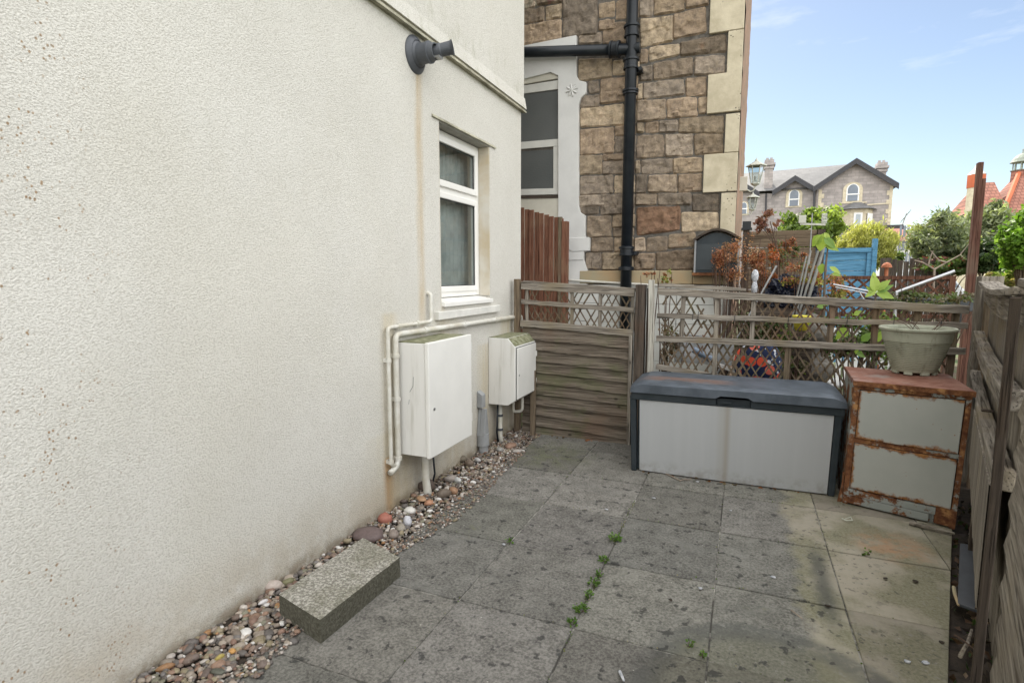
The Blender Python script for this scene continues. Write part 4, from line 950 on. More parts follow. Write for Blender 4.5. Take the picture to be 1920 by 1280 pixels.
# wires tying the rails
m = MB()
for u_, v_ in ((1300, 592), (1310, 592), (1378, 596), (1478, 600), (1588, 600), (1675, 601), (1763, 604)):
    p = aty(u_, v_, FY); m.tube([(p.x, -.032, p.z + .04), (p.x - .004, -.034, p.z - .035)], .0025, 5)
m.build('tie_wire', 'black', tr)

# right-hand fence, running from the far corner towards the camera
RA = Vector((1.63, 4.95, 0)); RB = Vector((.925, 2.38, 0)); rd = (RB - RA); RL = rd.length; rang = math.atan2(rd.y, rd.x)
rfn = thing('rail_fence', 'sagging weathered grey fence of vertical boards and rails at the right side of the yard', 'fence', RA, rang)
def srail(m, z0, sag, w_, t, y0, n=22, droop=0, end=RL):
    for i in range(n):
        a, b = i / n, (i + 1) / n
        za_, zb_ = [z0 - sag * math.sin(math.pi * q) - droop * q for q in (a, b)]
        m.hexa([Vector((a * end, y0, za_ - w_ / 2)), Vector((b * end, y0, zb_ - w_ / 2)), Vector((b * end, y0 + t, zb_ - w_ / 2)), Vector((a * end, y0 + t, za_ - w_ / 2)),
                Vector((a * end, y0, za_ + w_ / 2)), Vector((b * end, y0, zb_ + w_ / 2)), Vector((b * end, y0 + t, zb_ + w_ / 2)), Vector((a * end, y0 + t, za_ + w_ / 2))])
# local +y points to the right of travel (away from the yard is -y or +y: travel is towards the camera, yard lies to its right)
for z0, w_, y0, t in ((1.385, .11, -.045, .03), (1.075, .075, -.085, .06), (.79, .075, -.085, .06)):
    m = MB(); srail(m, z0, .035, w_, t, y0); m.build('rail', 'greyx', rfn, bevel=.004)
m = MB(); srail(m, 1.452, .03, .028, .11, -.085); m.build('capping', 'greyx', rfn, bevel=.004)
m = MB(); x = .05; random.seed(9)
while x < RL - .06:
    w_ = rnd(.085, .115)
    if not (1.30 < x < 1.36): m.bar((x + w_ / 2, .0, -.05), (x + w_ / 2, .0, 1.40), w_ - rnd(.004, .012), .016, up=(1, 0, 0), n=6, wob=.004)
    x += w_
m.build('vertical_boards', 'greyz', rfn, bevel=.002)
# ragged lower lapped board
m = MB(); n = 30; vs = []; fs = []
for i in range(n + 1):
    x = 1.15 + (RL - 1.2) * i / n; lo_ = .46 - .20 * i / n + .05 * noise.noise(Vector((x * 7, 1, 0))) + .03 * noise.noise(Vector((x * 19, 1, 0)))
    vs += [(x, -.075, lo_), (x, -.09, lo_), (x, -.09, .752), (x, -.075, .752)]
for i in range(n):
    a = 4 * i
    for p_, q_2 in ((0, 1), (1, 2), (2, 3), (3, 0)): fs.append((a + p_, a + q_2, a + 4 + q_2, a + 4 + p_))
m.add(vs, fs); m.build('ragged_board', 'greyz', rfn)
def cpost(p, w_, d, h, mat, label, rz=rang):
    m = MB(); m.bar((0, 0, -.1), (0, 0, h), w_, d, up=(1, 0, 0), n=12, wob=.004); o = m.build('fence_post', mat, None, bevel=.004); o.location = p; o.rotation_euler = (0, 0, rz); return tag(o, label, 'post', 'posts of the right fence')
cpost(RA + Vector((.02, .03, 0)), .10, .10, 1.42, 'brownz', 'rotting brown corner post where the two fences meet')
cpost((1.66, 5.12, 0), .13, .11, 1.50, 'greyz', 'stumpy grey post top just behind the corner where the fences meet', 0)
cpost((1.22, 3.62, 0), .05, .05, .80, 'darkz', 'dark half-height post behind the middle of the right fence')
cpost((.852, 2.395, 0), .03, .03, 1.43, 'darkz', 'dark slim near post standing in front of the right fence')
m = MB(); m.tube([(0, 0, .55), (0, 0, 1.27)], .012, 8); o = m.build('iron_rod', 'rustfull', None); o.location = (.885, 2.50, 0); tag(o, 'rusty iron strip fixed to the near end of the sagging fence', 'rod')
# near panel
NB = Vector((.31, .20, 0)); NA = Vector((.905, 2.30, 0)); nd = NB - NA; nang = math.atan2(nd.y, nd.x); NL = nd.length
nf = thing('lapped_fence_panel', 'tall weathered grey lapped panel nearest the camera at the right edge', 'fence', NA, nang)
m = MB()
for k in range(9):
    za_ = 1.36 - (k + 1) * .155; zb_ = za_ + .185; nx = 30; vs = []; fs = []
    for i in range(nx + 1):
        x = NL * i / nx; zl_ = za_ + 1.6 * edge(x * .6, k + 30)
        vs += [(x, -.048, zl_), (x, -.030, zl_), (x, -.004, zb_), (x, -.014, zb_)]
    for i in range(nx):
        a = 4 * i
        for p_, q_2 in ((0, 1), (1, 2), (2, 3), (3, 0)): fs.append((a + p_, a + q_2, a + 4 + q_2, a + 4 + p_))
    m.add(vs, fs)
m.build('lapped_boards', 'greyx', nf)
m = MB(); m.bar((0, -.03, 1.40), (NL, -.03, 1.40), .12, .035, n=14, wob=.006); m.build('top_rail', 'greyx', nf, bevel=.004)
m = MB(); m.bar((-.02, -.02, 1.478), (NL, -.02, 1.478), .03, .12, n=14, wob=.004); m.build('capping', 'greyx', nf, bevel=.006)
cpost(NA + Vector((.07, .16, 0)), .10, .10, 1.535, 'greyz', 'thick grey post top rising above the fence at the right edge', nang)

# ================================================================== CHEST
CY = 4.24
ch = thing('storage_chest', 'long grey plastic garden storage chest with dark lid against the trellis', 'storage chest', (-.045, CY, 0))
m = MB(); m.box(-.665, .665, .02, .575, .01, .60); m.build('body', 'chestdark', ch, bevel=.01)
for s in (-1, 1):
    m = MB(); m.hexa([Vector((s * .672 - .03, -.008, 0)), Vector((s * .672 + .012, -.008, 0)), Vector((s * .672 + .012, .04, 0)), Vector((s * .672 - .03, .04, 0)), Vector((s * .690 - .035, -.012, .60)), Vector((s * .690 + .012, -.012, .60)), Vector((s * .690 + .012, .04, .60)), Vector((s * .690 - .035, .04, .60))])
    m.build('corner_post', 'chestdark', ch, bevel=.008)
m = MB(); n = 24; vs = []; fs = []
for i in range(n + 1):
    s = i / n; xb = -.638 + 1.276 * s; xt = -.650 + 1.300 * s; b_ = .012 * math.sin(math.pi * s)
    vs += [(xb, -.002 - b_, .012), (xt, -.006 - b_, .565), (xt, .018, .565), (xb, .018, .012)]
for i in range(n):
    a = 4 * i
    for p_, q_2 in ((0, 1), (1, 2), (2, 3), (3, 0)): fs.append((a + p_, a + q_2, a + 4 + q_2, a + 4 + p_))
fs += [(0, 1, 2, 3), (4 * n, 4 * n + 1, 4 * n + 2, 4 * n + 3)]
m.add(vs, fs); m.build('front_panel', 'panelgrey', ch, smooth=False)
m = MB(); m.box(-.71, -.10, -.022, .60, .568, .622); m.box(.13, .71, -.022, .60, .568, .622); m.box(-.10, .13, .006, .60, .568, .622); m.box(-.10, .13, -.022, .006, .568, .578); m.build('rim', 'chestdark', ch, bevel=.007)
# lid, gently domed with hipped ends
m = MB(); nx, ny = 40, 14; vs = []; fs = []
def lidz(x, y):
    ex = min(1, (.715 - abs(x)) / .10); ey = min(1, y / .09); eb = min(1, (.625 - y) / .05)
    return .662 + .028 * math.sin(math.pi / 2 * ex) * 1 + .014 * math.sin(math.pi / 2 * max(0, ey)) - .010 * (1 - eb) - (.006 if (abs(abs(x) - .55) < .006) else 0)
ly0, ly1 = -.042, .62
for j in range(ny + 1):
    for i in range(nx + 1):
        x = -.715 + 1.43 * i / nx; y = ly0 + (ly1 - ly0) * (j / ny) ** 1.2; vs.append((x, y, lidz(x, y - ly0)))
for j in range(ny):
    for i in range(nx): a = j * (nx + 1) + i; fs.append((a, a + 1, a + nx + 2, a + nx + 1))
o_ = len(vs)
ring = [i for i in range(nx + 1)] + [j * (nx + 1) + nx for j in range(1, ny + 1)] + [ny * (nx + 1) + i for i in range(nx - 1, -1, -1)] + [j * (nx + 1) for j in range(ny - 1, 0, -1)]
for r_ in ring:
    x, y, z_ = vs[r_]; notch = .02 if (y < ly0 + .001 and -.09 < x < .12) else 0; vs.append((x * 1.004, y, .626 + notch))
k_ = len(ring)
for i in range(k_): j = (i + 1) % k_; fs.append((ring[i], ring[j], o_ + j, o_ + i))
m.add(vs, fs); m.build('lid', 'lid', ch, smooth=False)
m = MB(); m.box(-.085, .02, -.028, -.02, .586, .592); m.tube([(-.06, -.03, .60), (0.0, -.034, .602)], .006, 8); m.build('latch', 'chestdark', ch)

# ================================================================== FILING CABINET
cb = thing('filing_cabinet', 'rusty grey two-drawer steel filing cabinet between chest and right fence', 'filing cabinet', (.675, 4.10, 0))
# the racked cabinet: its four front corners and the way its sides run back
cBL, cBR, cTL, cTR = atz(1579, 941), atz(1789, 991), atz(1603, 712, .835), None; cTR = cBR + (cTL - cBL) * 1.015; cDV = Vector((.055, 1, .01)); cO = Vector((.675, 4.10, 0))
def rack(m):
    out = []
    for x, y, z in m.v:
        s_, t_ = x / w_, z / h_; p = cBL.lerp(cBR, s_).lerp(cTL.lerp(cTR, s_), t_) + cDV * y - cO; out.append(tuple(p))
    m.v = out; return m
w_, h_, d_ = .585, .835, .56
m = MB(); m.box(0, w_, .012, d_, .0, h_ - .03); rack(m).build('body', 'rustlow', cb, bevel=.004)
m = MB(); m.box(-.008, w_ + .008, -.022, d_ + .004, h_ - .03, h_); rack(m).build('top', 'rusttop', cb, bevel=.005)
m = MB(); m.box(-.010, w_ + .010, -.026, -.0225, h_ - .034, h_ - .003); rack(m).build('top_lip', 'rustfull', cb, bevel=.001)
m = MB(); m.box(0, .030, -.012, .0115, .0, h_ - .032); m.box(w_ - .026, w_, -.012, .0115, .0, h_ - .032); m.box(.030, w_ - .026, -.008, .0115, h_ - .058, h_ - .032); m.box(.030, w_ - .026, -.008, .0115, .425, .452); rack(m).build('front_frame', 'rust', cb, bevel=.002)
for za_, zb_ in ((.455, .772), (.115, .420)):
    m = MB(); m.box(.034, w_ - .032, -.016, .010, za_, zb_); rack(m).build('drawer', 'drawer', cb, bevel=.004)
for q0, q1 in ((.773, .784), (.4205, .4245)): m = MB(); m.box(.032, w_ - .03, .0, .011, q0, q1); rack(m).build('drawer_gap', 'gasket', cb)
m = MB(); m.box(.0, w_ - .13, -.018, .01, .012, .060); m.box(.0, w_ - .10, -.014, .01, .063, .108); rack(m).build('plinth_strip', 'rustlow', cb, bevel=.003)
m = MB(); m.box(w_ - .10, w_, -.0135, .009, .012, .113); rack(m).build('plinth_corner', 'rustfull', cb)
m = MB(); m.box(-.012, -.002, .005, .03, .02, .2); m.prism([(-.002, .005, .0), (-.03, -.01, .0), (-.002, .005, .22)], (0, .01, 0)); rack(m).build('torn_edge', 'rust', cb)
# pot
pot_p = atz(1716, 702, .845)
po = thing('plant_pot', 'large grey-green ribbed plastic plant pot standing on the rusty cabinet', 'plant pot', (pot_p.x, pot_p.y + .04, .852))
prof = [(0, .012), (.145, .012), (.155, .018)]
for i in range(15):
    z_ = .03 + .175 * i / 14.; r_ = .160 + .070 * (i / 14.) ** .85; prof += [(r_, z_), (r_ + .005, z_ + .003), (r_ + .005, z_ + .008), (r_ + .0005, z_ + .0085)]
prof += [(.234, .215), (.241, .218), (.255, .285), (.262, .288), (.272, .292), (.274, .304), (.268, .310), (.252, .309), (.244, .295), (.222, .20), (.15, .04), (0, .04)]
m = MB(); m.lathe(prof, n=56); m.build('bowl', 'pot', po, smooth=False); po.scale = (.8, .8, 1)
m = MB()
for k in range(8):
    t = k * math.pi / 4 + .3; c_, s_ = math.cos(t), math.sin(t); m.box(-.03, .03, -.012, .012, 0, .02, Matrix.Translation((.145 * c_, .145 * s_, 0)) @ Matrix.Rotation(t + math.pi / 2, 4, 'Z'))
m.build('foot_ring', 'pot', po)
m = MB(); m.lathe([(0, .275), (.15, .278), (.238, .27)], n=24); m.build('soil', 'soil', po)
m = MB(); random.seed(4)
for k in range(9): a = rnd(0, 6.3); m.tube([(.1 * math.cos(a), .1 * math.sin(a), .27), (.16 * math.cos(a + .5), .16 * math.sin(a + .5), .32 + rnd(0, .05)), (.2 * math.cos(a + .9), .2 * math.sin(a + .9), .33 + rnd(0, .05))], .0025, 5)
m.build('dry_stem', 'twig', po)

# ================================================================== CONCRETE BLOCK
zt = .105; cs = [atz(522, 1112, zt), atz(600, 1161, zt), atz(750, 1043, zt), atz(680, 1006, zt)]
cen = sum(cs, Vector()) / 4; m = MB(); n = 8
def bp(s, t, z_):
    p = cs[0].lerp(cs[1], s).lerp(cs[3].lerp(cs[2], s), t) - cen; p.z = z_
    return p
vs = []; nx, ny, nz = 8, 16, 3; idx = {}
fs = []
def bv(i, j, k):
    if (i, j, k) not in idx:
        p = bp(i / nx, j / ny, -.003 + (zt + .003) * k / nz); e = (i in (0, nx)) + (j in (0, ny)) + (k in (0, nz))
        if e >= 2: p = p * Vector((.995, .995, 1)) if False else Vector((p.x * .992, p.y * .995, p.z - (.003 if k == nz else 0)))
        p += Vector([.003 * noise.noise(p * 9 + Vector((q, q, q))) for q in (0, 5, 9)]); idx[(i, j, k)] = len(vs); vs.append(p)
    return idx[(i, j, k)]
for i in range(nx):
    for j in range(ny): fs.append((bv(i, j, nz), bv(i + 1, j, nz), bv(i + 1, j + 1, nz), bv(i, j + 1, nz)))
    for k in range(nz): fs.append((bv(i, 0, k), bv(i + 1, 0, k), bv(i + 1, 0, k + 1), bv(i, 0, k + 1))); fs.append((bv(i, ny, k), bv(i, ny, k + 1), bv(i + 1, ny, k + 1), bv(i + 1, ny, k)))
for j in range(ny):
    for k in range(nz): fs.append((bv(0, j, k), bv(0, j, k + 1), bv(0, j + 1, k + 1), bv(0, j + 1, k))); fs.append((bv(nx, j, k), bv(nx, j + 1, k), bv(nx, j + 1, k + 1), bv(nx, j, k + 1)))
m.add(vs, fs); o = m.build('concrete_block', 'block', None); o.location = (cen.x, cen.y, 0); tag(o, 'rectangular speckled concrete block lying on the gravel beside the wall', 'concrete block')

# ================================================================== FOLIAGE HELPERS
def leafquad(m, p, s, col, elong=1.8, up=None):
    a = Vector((rnd(-1, 1), rnd(-1, 1), rnd(-1, 1))).normalized() if up is None else (Vector(up) + Vector((rnd(-.5, .5), rnd(-.5, .5), rnd(-.5, .5)))).normalized()
    b = a.cross(Vector((rnd(-1, 1), rnd(-1, 1), rnd(-1, 1)))).normalized(); k = rnd(.75, 1.3); m.cc = tuple(c * k for c in col)
    l = s * elong / 2; w2 = s / 2; n_ = a.cross(b) * s * .15
    m.add([p - a * l, p + b * w2 + n_, p + a * l, p - b * w2 + n_], [(0, 1, 2, 3)])
def crown(m, c, rad, n, s, cols, clumps=14, elong=1.8, up=None, gap=.35):
    """clumps of leaves scattered through the crown's volume"""
    c = Vector(c); cl = []
    for i in range(int(clumps * 1.8)):
        while True:
            v = Vector((rnd(-1, 1), rnd(-1, 1), rnd(-1, 1)))
            if .3 < v.length < 1: break
        cl.append((Vector((v.x * rad[0], v.y * rad[1], v.z * rad[2])) * .92, rnd(.12, .38), random.choice(cols)))
    for i in range(n):
        cc, r_, col = random.choice(cl); v = Vector((random.gauss(0, .5), random.gauss(0, .5), random.gauss(0, .5)))
        p = c + cc + Vector((v.x * rad[0] * r_, v.y * rad[1] * r_, v.z * rad[2] * r_)); leafquad(m, p, s * rnd(.7, 1.3), col if random.random() < .7 else random.choice(cols), elong, up)
    return [c + q[0] for q in cl]
def tree(name, label, base, h, rad, n, s, cols, trunk=.12, clumps=16, group=None, elong=1.8, up=None, bark='bark', cat='tree', crz=None):
    o = thing(name, label, cat, base, 0, group); cz = h - rad[2] if crz is None else crz
    m = MB(); cl = crown(m, (0, 0, cz), rad, n, s, cols, clumps, elong, up); m.build('crown', 'leaf', o)
    m = MB(); m.tube([(0, 0, -.1), (rnd(-.05, .05) * h, 0, cz * .5), (0, 0, cz)], [trunk, trunk * .75, trunk * .4], 10)
    for q in cl[::2]: m.tube([(0, 0, cz * rnd(.4, .8)), q * .55 + Vector((0, 0, cz * .3)), q], [trunk * .4, trunk * .25, trunk * .08], 6)
    m.build('trunk', bark, o, smooth=True); return o

# ================================================================== NEIGHBOUR'S GARDEN
random.seed(31)
# russet shrub
RUST = [(.30, .115, .06), (.36, .16, .085), (.22, .085, .05), (.44, .24, .14), (.26, .16, .10)]
def shrub(u, v, Y, rad, n, s, cols, label, name='dry_shrub', cat='shrub', clumps=10, tw=16, base_z=None, elong=1.6):
    c = aty(u, v, Y); o = thing(name, label, cat, (c.x, Y, 0)); m = MB(); cl = crown(m, (0, 0, c.z), rad, n, s, cols, clumps, elong); m.build('foliage', 'leaf', o)
    m = MB()
    for i in range(tw):
        q = cl[i % len(cl)] + Vector((rnd(-.1, .1), rnd(-.1, .1), rnd(-.05, .12)))
        m.tube([(rnd(-.06, .06), rnd(-.06, .06), 0), Vector((q.x * .5, q.y * .5, q.z * .55)), q], [.009, .007, .003], 5)
    m.build('stems', 'twig', o); return o
shrub(1362, 490, 6.15, (.20, .14, .22), 1500, .015, RUST, 'russet dry-leaved shrub spilling over in front of the black arched case')
shrub(1428, 500, 6.3, (.16, .14, .26), 1900, .017, RUST + [(.36, .10, .03)], 'dense orange-brown dry shrub right of the stone house corner')
shrub(1480, 480, 6.6, (.24, .15, .22), 1300, .018, RUST[:3] + [(.16, .17, .09), (.10, .13, .05)], 'mixed brown and green straggly shrub behind the white figurine')
shrub(1400, 470, 6.25, (.20, .12, .20), 380, .013, RUST[1:] + [(.42, .28, .18)], 'thin pinkish tan dry growth between the black case and the brown board fence', clumps=16, tw=14)
shrub(1505, 520, 6.2, (.2, .15, .12), 900, .02, RUST + [(.16, .2, .08), (.36, .34, .08)], 'rusty and yellowish leaves around the feet of the leaning poles', clumps=12)
shrub(1250, 520, 5.9, (.07, .05, .09), 120, .02, [(.28, .30, .07), (.22, .26, .08), (.3, .12, .06)], 'small yellow-green sprig above the pale batten', tw=4, clumps=5)
shrub(1218, 515, 5.95, (.06, .04, .03), 70, .018, RUST, 'small russet sprig left of the yellow-green one', tw=4, clumps=5)
shrub(1440, 640, 6.2, (.42, .3, .28), 2600, .026, [(.07, .10, .04), (.10, .12, .05), (.12, .08, .04)], 'low tangled greenery behind the middle of the long trellis')
shrub(1255, 640, 5.6, (.11, .08, .2), 420, .020, [(.16, .10, .06), (.10, .08, .05), (.14, .13, .06)], 'withered brown climber behind the left end of the long trellis', tw=7)
shrub(1490, 660, 5.42, (.16, .08, .26), 520, .026, [(.09, .13, .05), (.13, .12, .07), (.15, .18, .06)], 'scrambling weeds between the printed bag and the stone urn', clumps=9)
shrub(1600, 625, 6.1, (.55, .25, .24), 2600, .030, [(.08, .13, .045), (.14, .20, .06), (.06, .09, .04), (.12, .09, .05)], 'mixed low greenery behind the trellis left of the plant pot')
shrub(1745, 560, 6.6, (.5, .25, .09), 1200, .024, [(.08, .10, .05), (.12, .10, .06), (.10, .13, .05)], 'brownish low scrub behind the trellis above the plant pot')
shrub(1555, 540, 6.9, (.25, .2, .16), 900, .022, RUST[:2] + [(.20, .19, .06), (.30, .26, .08)], 'yellowing twiggy shrub between the poles and the lattice')
# tall stem with brown seed head
sg = thing('seed_head_plant', 'tall dried plant with reddish brown seed head above the brown fence', 'plant', (aty(1452, 500, 6.4).x, 6.4, 0))
b0 = sg.location.x; p = aty(1440, 415, 6.4); m = MB(); random.seed(8); top = Vector((p.x - b0, 0, p.z)); crown(m, top, (.13, .1, .13), 260, .026, [(.22, .10, .075), (.17, .08, .06), (.27, .14, .10)], 9); m.build('seed_head', 'leaf', sg)
m = MB(); q = aty(1458, 470, 6.4); m.tube([(.0, 0, 0), (q.x - b0 + .02, 0, 1.4), (q.x - b0, 0, q.z), (top.x + .02, 0, top.z)], [.012, .010, .008, .004], 6)
for i in range(9): a = Vector((q.x - b0, 0, q.z)); m.tube([a.lerp(top, rnd(0, .6)), top + Vector((rnd(-.11, .11), rnd(-.08, .08), rnd(-.1, .1)))], .003, 5)
m.build('stem', 'twig', sg)
# fig / big leaf plants
def bigleaf(m, p, d, l, w_, col, n=(0, -1, .5)):
    d = Vector(d).normalized(); s = d.cross(Vector(n)).normalized(); u_ = s.cross(d); p = Vector(p); m.cc = col
    prof_ = [(0, 0), (.15, .6), (.35, 1), (.6, .8), (.85, .35), (1, 0)]; vs = []
    for t, k in prof_: c_ = p + d * l * t - u_ * l * .25 * t * t; vs += [c_ - s * w_ * k * .5 + u_ * .1 * w_ * k, c_, c_ + s * w_ * k * .5 + u_ * .1 * w_ * k]
    fs = []
    for i in range(len(prof_) - 1):
        a = 3 * i; fs += [(a, a + 1, a + 4, a + 3), (a + 1, a + 2, a + 5, a + 4)]
    m.add(vs, fs)
def bigplant(name, label, Y, stem, leaves, cat='plant'):
    b = aty(stem[0][0], stem[0][1], Y); o = thing(name, label, cat, (b.x, Y, 0)); m = MB()
    for u, v, du, dv, l, col in leaves:
        p = aty(u, v, Y) - Vector((b.x, Y, 0)); q = aty(u + du, v + dv, Y) - Vector((b.x, Y, 0)); d = q - p + Vector((0, rnd(-.05, .02), 0)); bigleaf(m, p, d, d.length, d.length * l, col)
    m.build('foliage', 'leaf', o)
    pts = [(0, 0, 0)] + [tuple(aty(u, v, Y) - Vector((b.x, Y, 0))) for u, v in stem[1:]]; m = MB(); m.tube(pts, [.014] + [.010] * (len(pts) - 2) + [.006], 8); m.build('stem', 'bark', o); return o
G1, G2, G3 = (.26, .36, .07), (.36, .46, .11), (.16, .26, .06)
random.seed(2)
bigplant('fig_plant', 'bright green large-leaved young plant behind the long trellis, left of the blue fence', 5.7, [(1545, 700), (1545, 560), (1548, 500), (1552, 465)],
  [(1543, 438, -5, 34, .75, G2), (1540, 440, -18, 22, .7, G1), (1545, 445, 22, 20, .5, G3), (1548, 460, 24, 8, .5, G1), (1543, 438, 0, 8, .5, (.45, .5, .2)), (1542, 494, -2, 20, .8, G1), (1555, 500, 24, 12, .4, G2), (1560, 512, 16, 4, .5, G1), (1545, 436, 14, 16, .45, G2)])
bigplant('fig_plant', 'bright green large-leaved shoot standing above the long trellis beside the plant pot', 5.5, [(1640, 720), (1641, 640), (1640, 580), (1642, 550)],
  [(1643, 545, 26, -22, .5, G1), (1645, 548, 30, -16, .45, G3), (1642, 548, 34, 8, .55, G1), (1642, 548, -4, -36, .5, G2), (1642, 545, -20, 10, .6, G2), (1640, 550, -14, -14, .6, G1), (1641, 520, -2, -12, .5, G2), (1645, 545, 18, 16, .5, G2)])
bigplant('fig_plant', 'cluster of big green leaves seen through the long trellis left of the plant pot', 5.5, [(1600, 720), (1600, 640), (1595, 600)],
  [(1590, 615, -24, 20, .7, G1), (1600, 590, 20, -8, .6, G1), (1615, 640, 18, -18, .6, G3), (1605, 640, -2, 22, .6, G1), (1520, 590, -14, 24, .6, G3), (1530, 575, 26, -8, .6, G3), (1605, 660, 20, 8, .6, G3), (1640, 640, 16, -20, .7, G1), (1660, 600, 20, 10, .6, G1), (1575, 560, 20, 5, .6, G3)])
random.seed(17)
# back brown boards fence with dark post and cap
bf = thing('sleeper_fence', 'wide grey-brown horizontal boards between dark posts beyond the stone house corner', 'fence', (-.02, 8.6, 0))
m = MB(); z0 = 0
for k, z_ in enumerate((0, .33, .66, .99, 1.32, 1.62, 1.90)):
    zz_ = (.32, .32, .32, .32, .29, .27, .22)[k]; m.box(.06, .90, -.02 - .004 * (k % 2), .02, z_, z_ + zz_)
m.build('board_panel', 'brownx', bf, bevel=.006)
for x in (0, .93):
    m = MB(); m.box(x - .02, x + .065, -.05, .05, 0, 2.14 if x == 0 else 2.12); m.build('post', 'darkz', bf)
m = MB(); m.box(-.045, .095, -.08, .08, 2.14, 2.17); m.box(-.03, .08, -.06, .06, 2.17, 2.26); m.build('post_cap', 'black', bf)
# blue fence
bl = thing('blue_fence', 'bright blue painted board fence panel with post beyond the trellis', 'fence', (1.45, 11.0, 0))
p0, p1 = aty(1566, 470, 11), aty(1640, 470, 11); bx = lambda u: aty(u, 480, 11).x - 1.45
m = MB()
for k in range(11): m.box(bx(1520), bx(1636), -.01 - .004 * (k % 2), .015, .02 + k * .175, .19 + k * .175)
m.build('board_panel', 'blue', bl, bevel=.004)
m = MB(); m.box(bx(1520), bx(1637), -.04, -.015, 1.90, 1.975); m.box(bx(1625), bx(1634), -.04, -.016, .05, 1.89); m.build('frame', 'blue', bl)
m = MB(); m.box(bx(1634), bx(1643), -.06, .04, 0, 2.12); m.build('post', 'blue', bl)
# dark picket fence right of blue
m = MB(); random.seed(6)
for k in range(11): x = .05 + k * .085; m.box(x, x + .075, 0, .02, 0, 1.78 + rnd(-.03, .05))
o = m.build('picket_fence', 'darkz', None); o.location = (aty(1644, 500, 11.4).x, 11.4, 0); tag(o, 'dark upright board fence right of the blue fence', 'fence')
# brown diamond lattice
lf2 = thing('lattice_fence', 'brown diamond lattice panel in front of the blue fence', 'trellis', (0, 7.6, 0))
xa, xb = aty(1562, 515, 7.6).x, aty(1792, 515, 7.6).x; zt_, zb_ = 1.505, 1.03
m = MB(); m.box(xa, xb, -.02, .02, zt_ - .04, zt_); m.box(xa, xb, -.02, .02, zb_, zb_ + .04); m.box(xb - .055, xb + .0, -.025, .025, 0, zt_ + .001); m.box(xa, xa + .04, -.022, .022, 0, zt_ - .001); m.build('frame', 'umber', lf2)
m = MB(); hh = zt_ - zb_ - .08; x = xa - hh
while x < xb:
    for s in (1, -1):
        a = [x, zb_ + .04]; b = [x + hh, zt_ - .04]
        if a[0] < xa: a = [xa, a[1] + (xa - a[0])]
        if b[0] > xb - .05: b = [xb - .05, b[1] - (b[0] - xb + .05)]
        if b[1] - a[1] > .02:
            if s < 0: a, b = [xa + xb - .05 - a[0] + .0, a[1]], [xa + xb - .05 - b[0], b[1]]
            m.bar((a[0], s * .005, a[1]), (b[0], s * .005, b[1]), .024, .008, up=(0, 0, 1))
    x += .125
m.build('lattice', 'umber', lf2)
# white and dark furniture seen behind lattice: white chairs
def pvc_chair(u, v, Y, label):
    p = aty(u, v, Y); o = thing('garden_chair', label, 'chair', (p.x, Y, 0), rnd(-.6, .6), 'white garden chairs behind the trellis')
    m = MB(); m.box(-.23, .23, -.22, .22, .42, .45); m.build('seat', 'white', o, bevel=.01)
    m = MB(); 
    for k in range(6): m.box(-.22 + k * .077, -.17 + k * .077, .19, .21, .45, .92)
    m.box(-.24, .24, .185, .215, .90, .97); m.build('backrest', 'white', o, bevel=.006)
    for sx in (-1, 1):
        for sy in (-1, 1):
            m = MB(); m.tube([(sx * .2, sy * .18, .42), (sx * .23, sy * .22, 0)], .018, 8); m.build('leg', 'white', o)
        m = MB(); m.box(sx * .25 - .02, sx * .25 + .02, -.2, .21, .64, .665); m.build('armrest', 'white', o, bevel=.005)
pvc_chair(1600, 600, 6.4, 'white plastic garden chair seen through the trellis left of the plant pot')
pvc_chair(1690, 560, 6.9, 'white plastic garden chair half hidden behind the plant pot')
# white sheet / boards low behind trellis left
m = MB(); n = 16; vs = []; fs = []
for i in range(n + 1):
    for j in range(7): x = -.62 + .56 * i / n; z_ = .62 + (.32 * (1 - i / n * .15)) * j / 6; vs.append((x, 5.75 + .03 * noise.noise(Vector((x * 8, z_ * 8, 0))) + .14 * (1 - j / 6), z_))
for i in range(n):
    for j in range(6): a = i * 7 + j; fs.append((a, a + 7, a + 8, a + 1))
m.add(vs, fs); m.add([(x, y + .02, z_) for x, y, z_ in vs], fs); o = m.build('plastic_sheet', 'softwhite', None, smooth=True); tag(o, 'crumpled pale blue-white sheet low behind the left part of the long trellis', 'sheet')
m = MB(); a_, b_ = aty(1300, 655, 5.4), aty(1330, 672, 5.4); m.tube([a_, b_], .030, 16); m.tube([b_, b_ + (b_ - a_) * .1], .034, 16); o = m.build('plastic_tube', 'blueplastic', None, smooth=False); tag(o, 'short blue-grey plastic tube leaning behind the long trellis', 'tube')
m = MB(); m.bar(aty(1345, 683, 5.3), aty(1410, 708, 5.3), .03, .02); o = m.build('plastic_strip', 'white', None); tag(o, 'white plastic strip sloping down behind the long trellis beside the printed bag', 'strip')
# printed bag
c = aty(1421, 690, 5.25); bg_ = MB()
vs = [];
for v in ICO[0]:
    p = Vector((v.x * .21, v.y * .12, v.z * .235)); p *= 1 + .10 * noise.noise(v * 1.8); 
    vs.append(p)
bg_.add(vs, ICO[1]); o = bg_.build('fabric_bag', 'floral', None, smooth=True); o.location = (c.x, 5.25, .74); s_ = o.modifiers.new('s', 'SUBSURF'); s_.levels = 1; s_.render_levels = 1; tag(o, 'stuffed navy bag printed with coral red fruit behind the long trellis', 'bag')
m = MB(); m.box(-.16, .16, -.13, .13, 0, .03); m.box(-.2, .2, -.15, .15, .5, .54)
for sx in (-.17, .15):
    for sy in (-.13, .11): m.box(sx, sx + .02, sy, sy + .02, .0, .5)
o = m.build('low_table', 'brownx', None); o.location = (c.x, 5.28, 0); tag(o, 'low wooden stand under the printed bag', 'table')
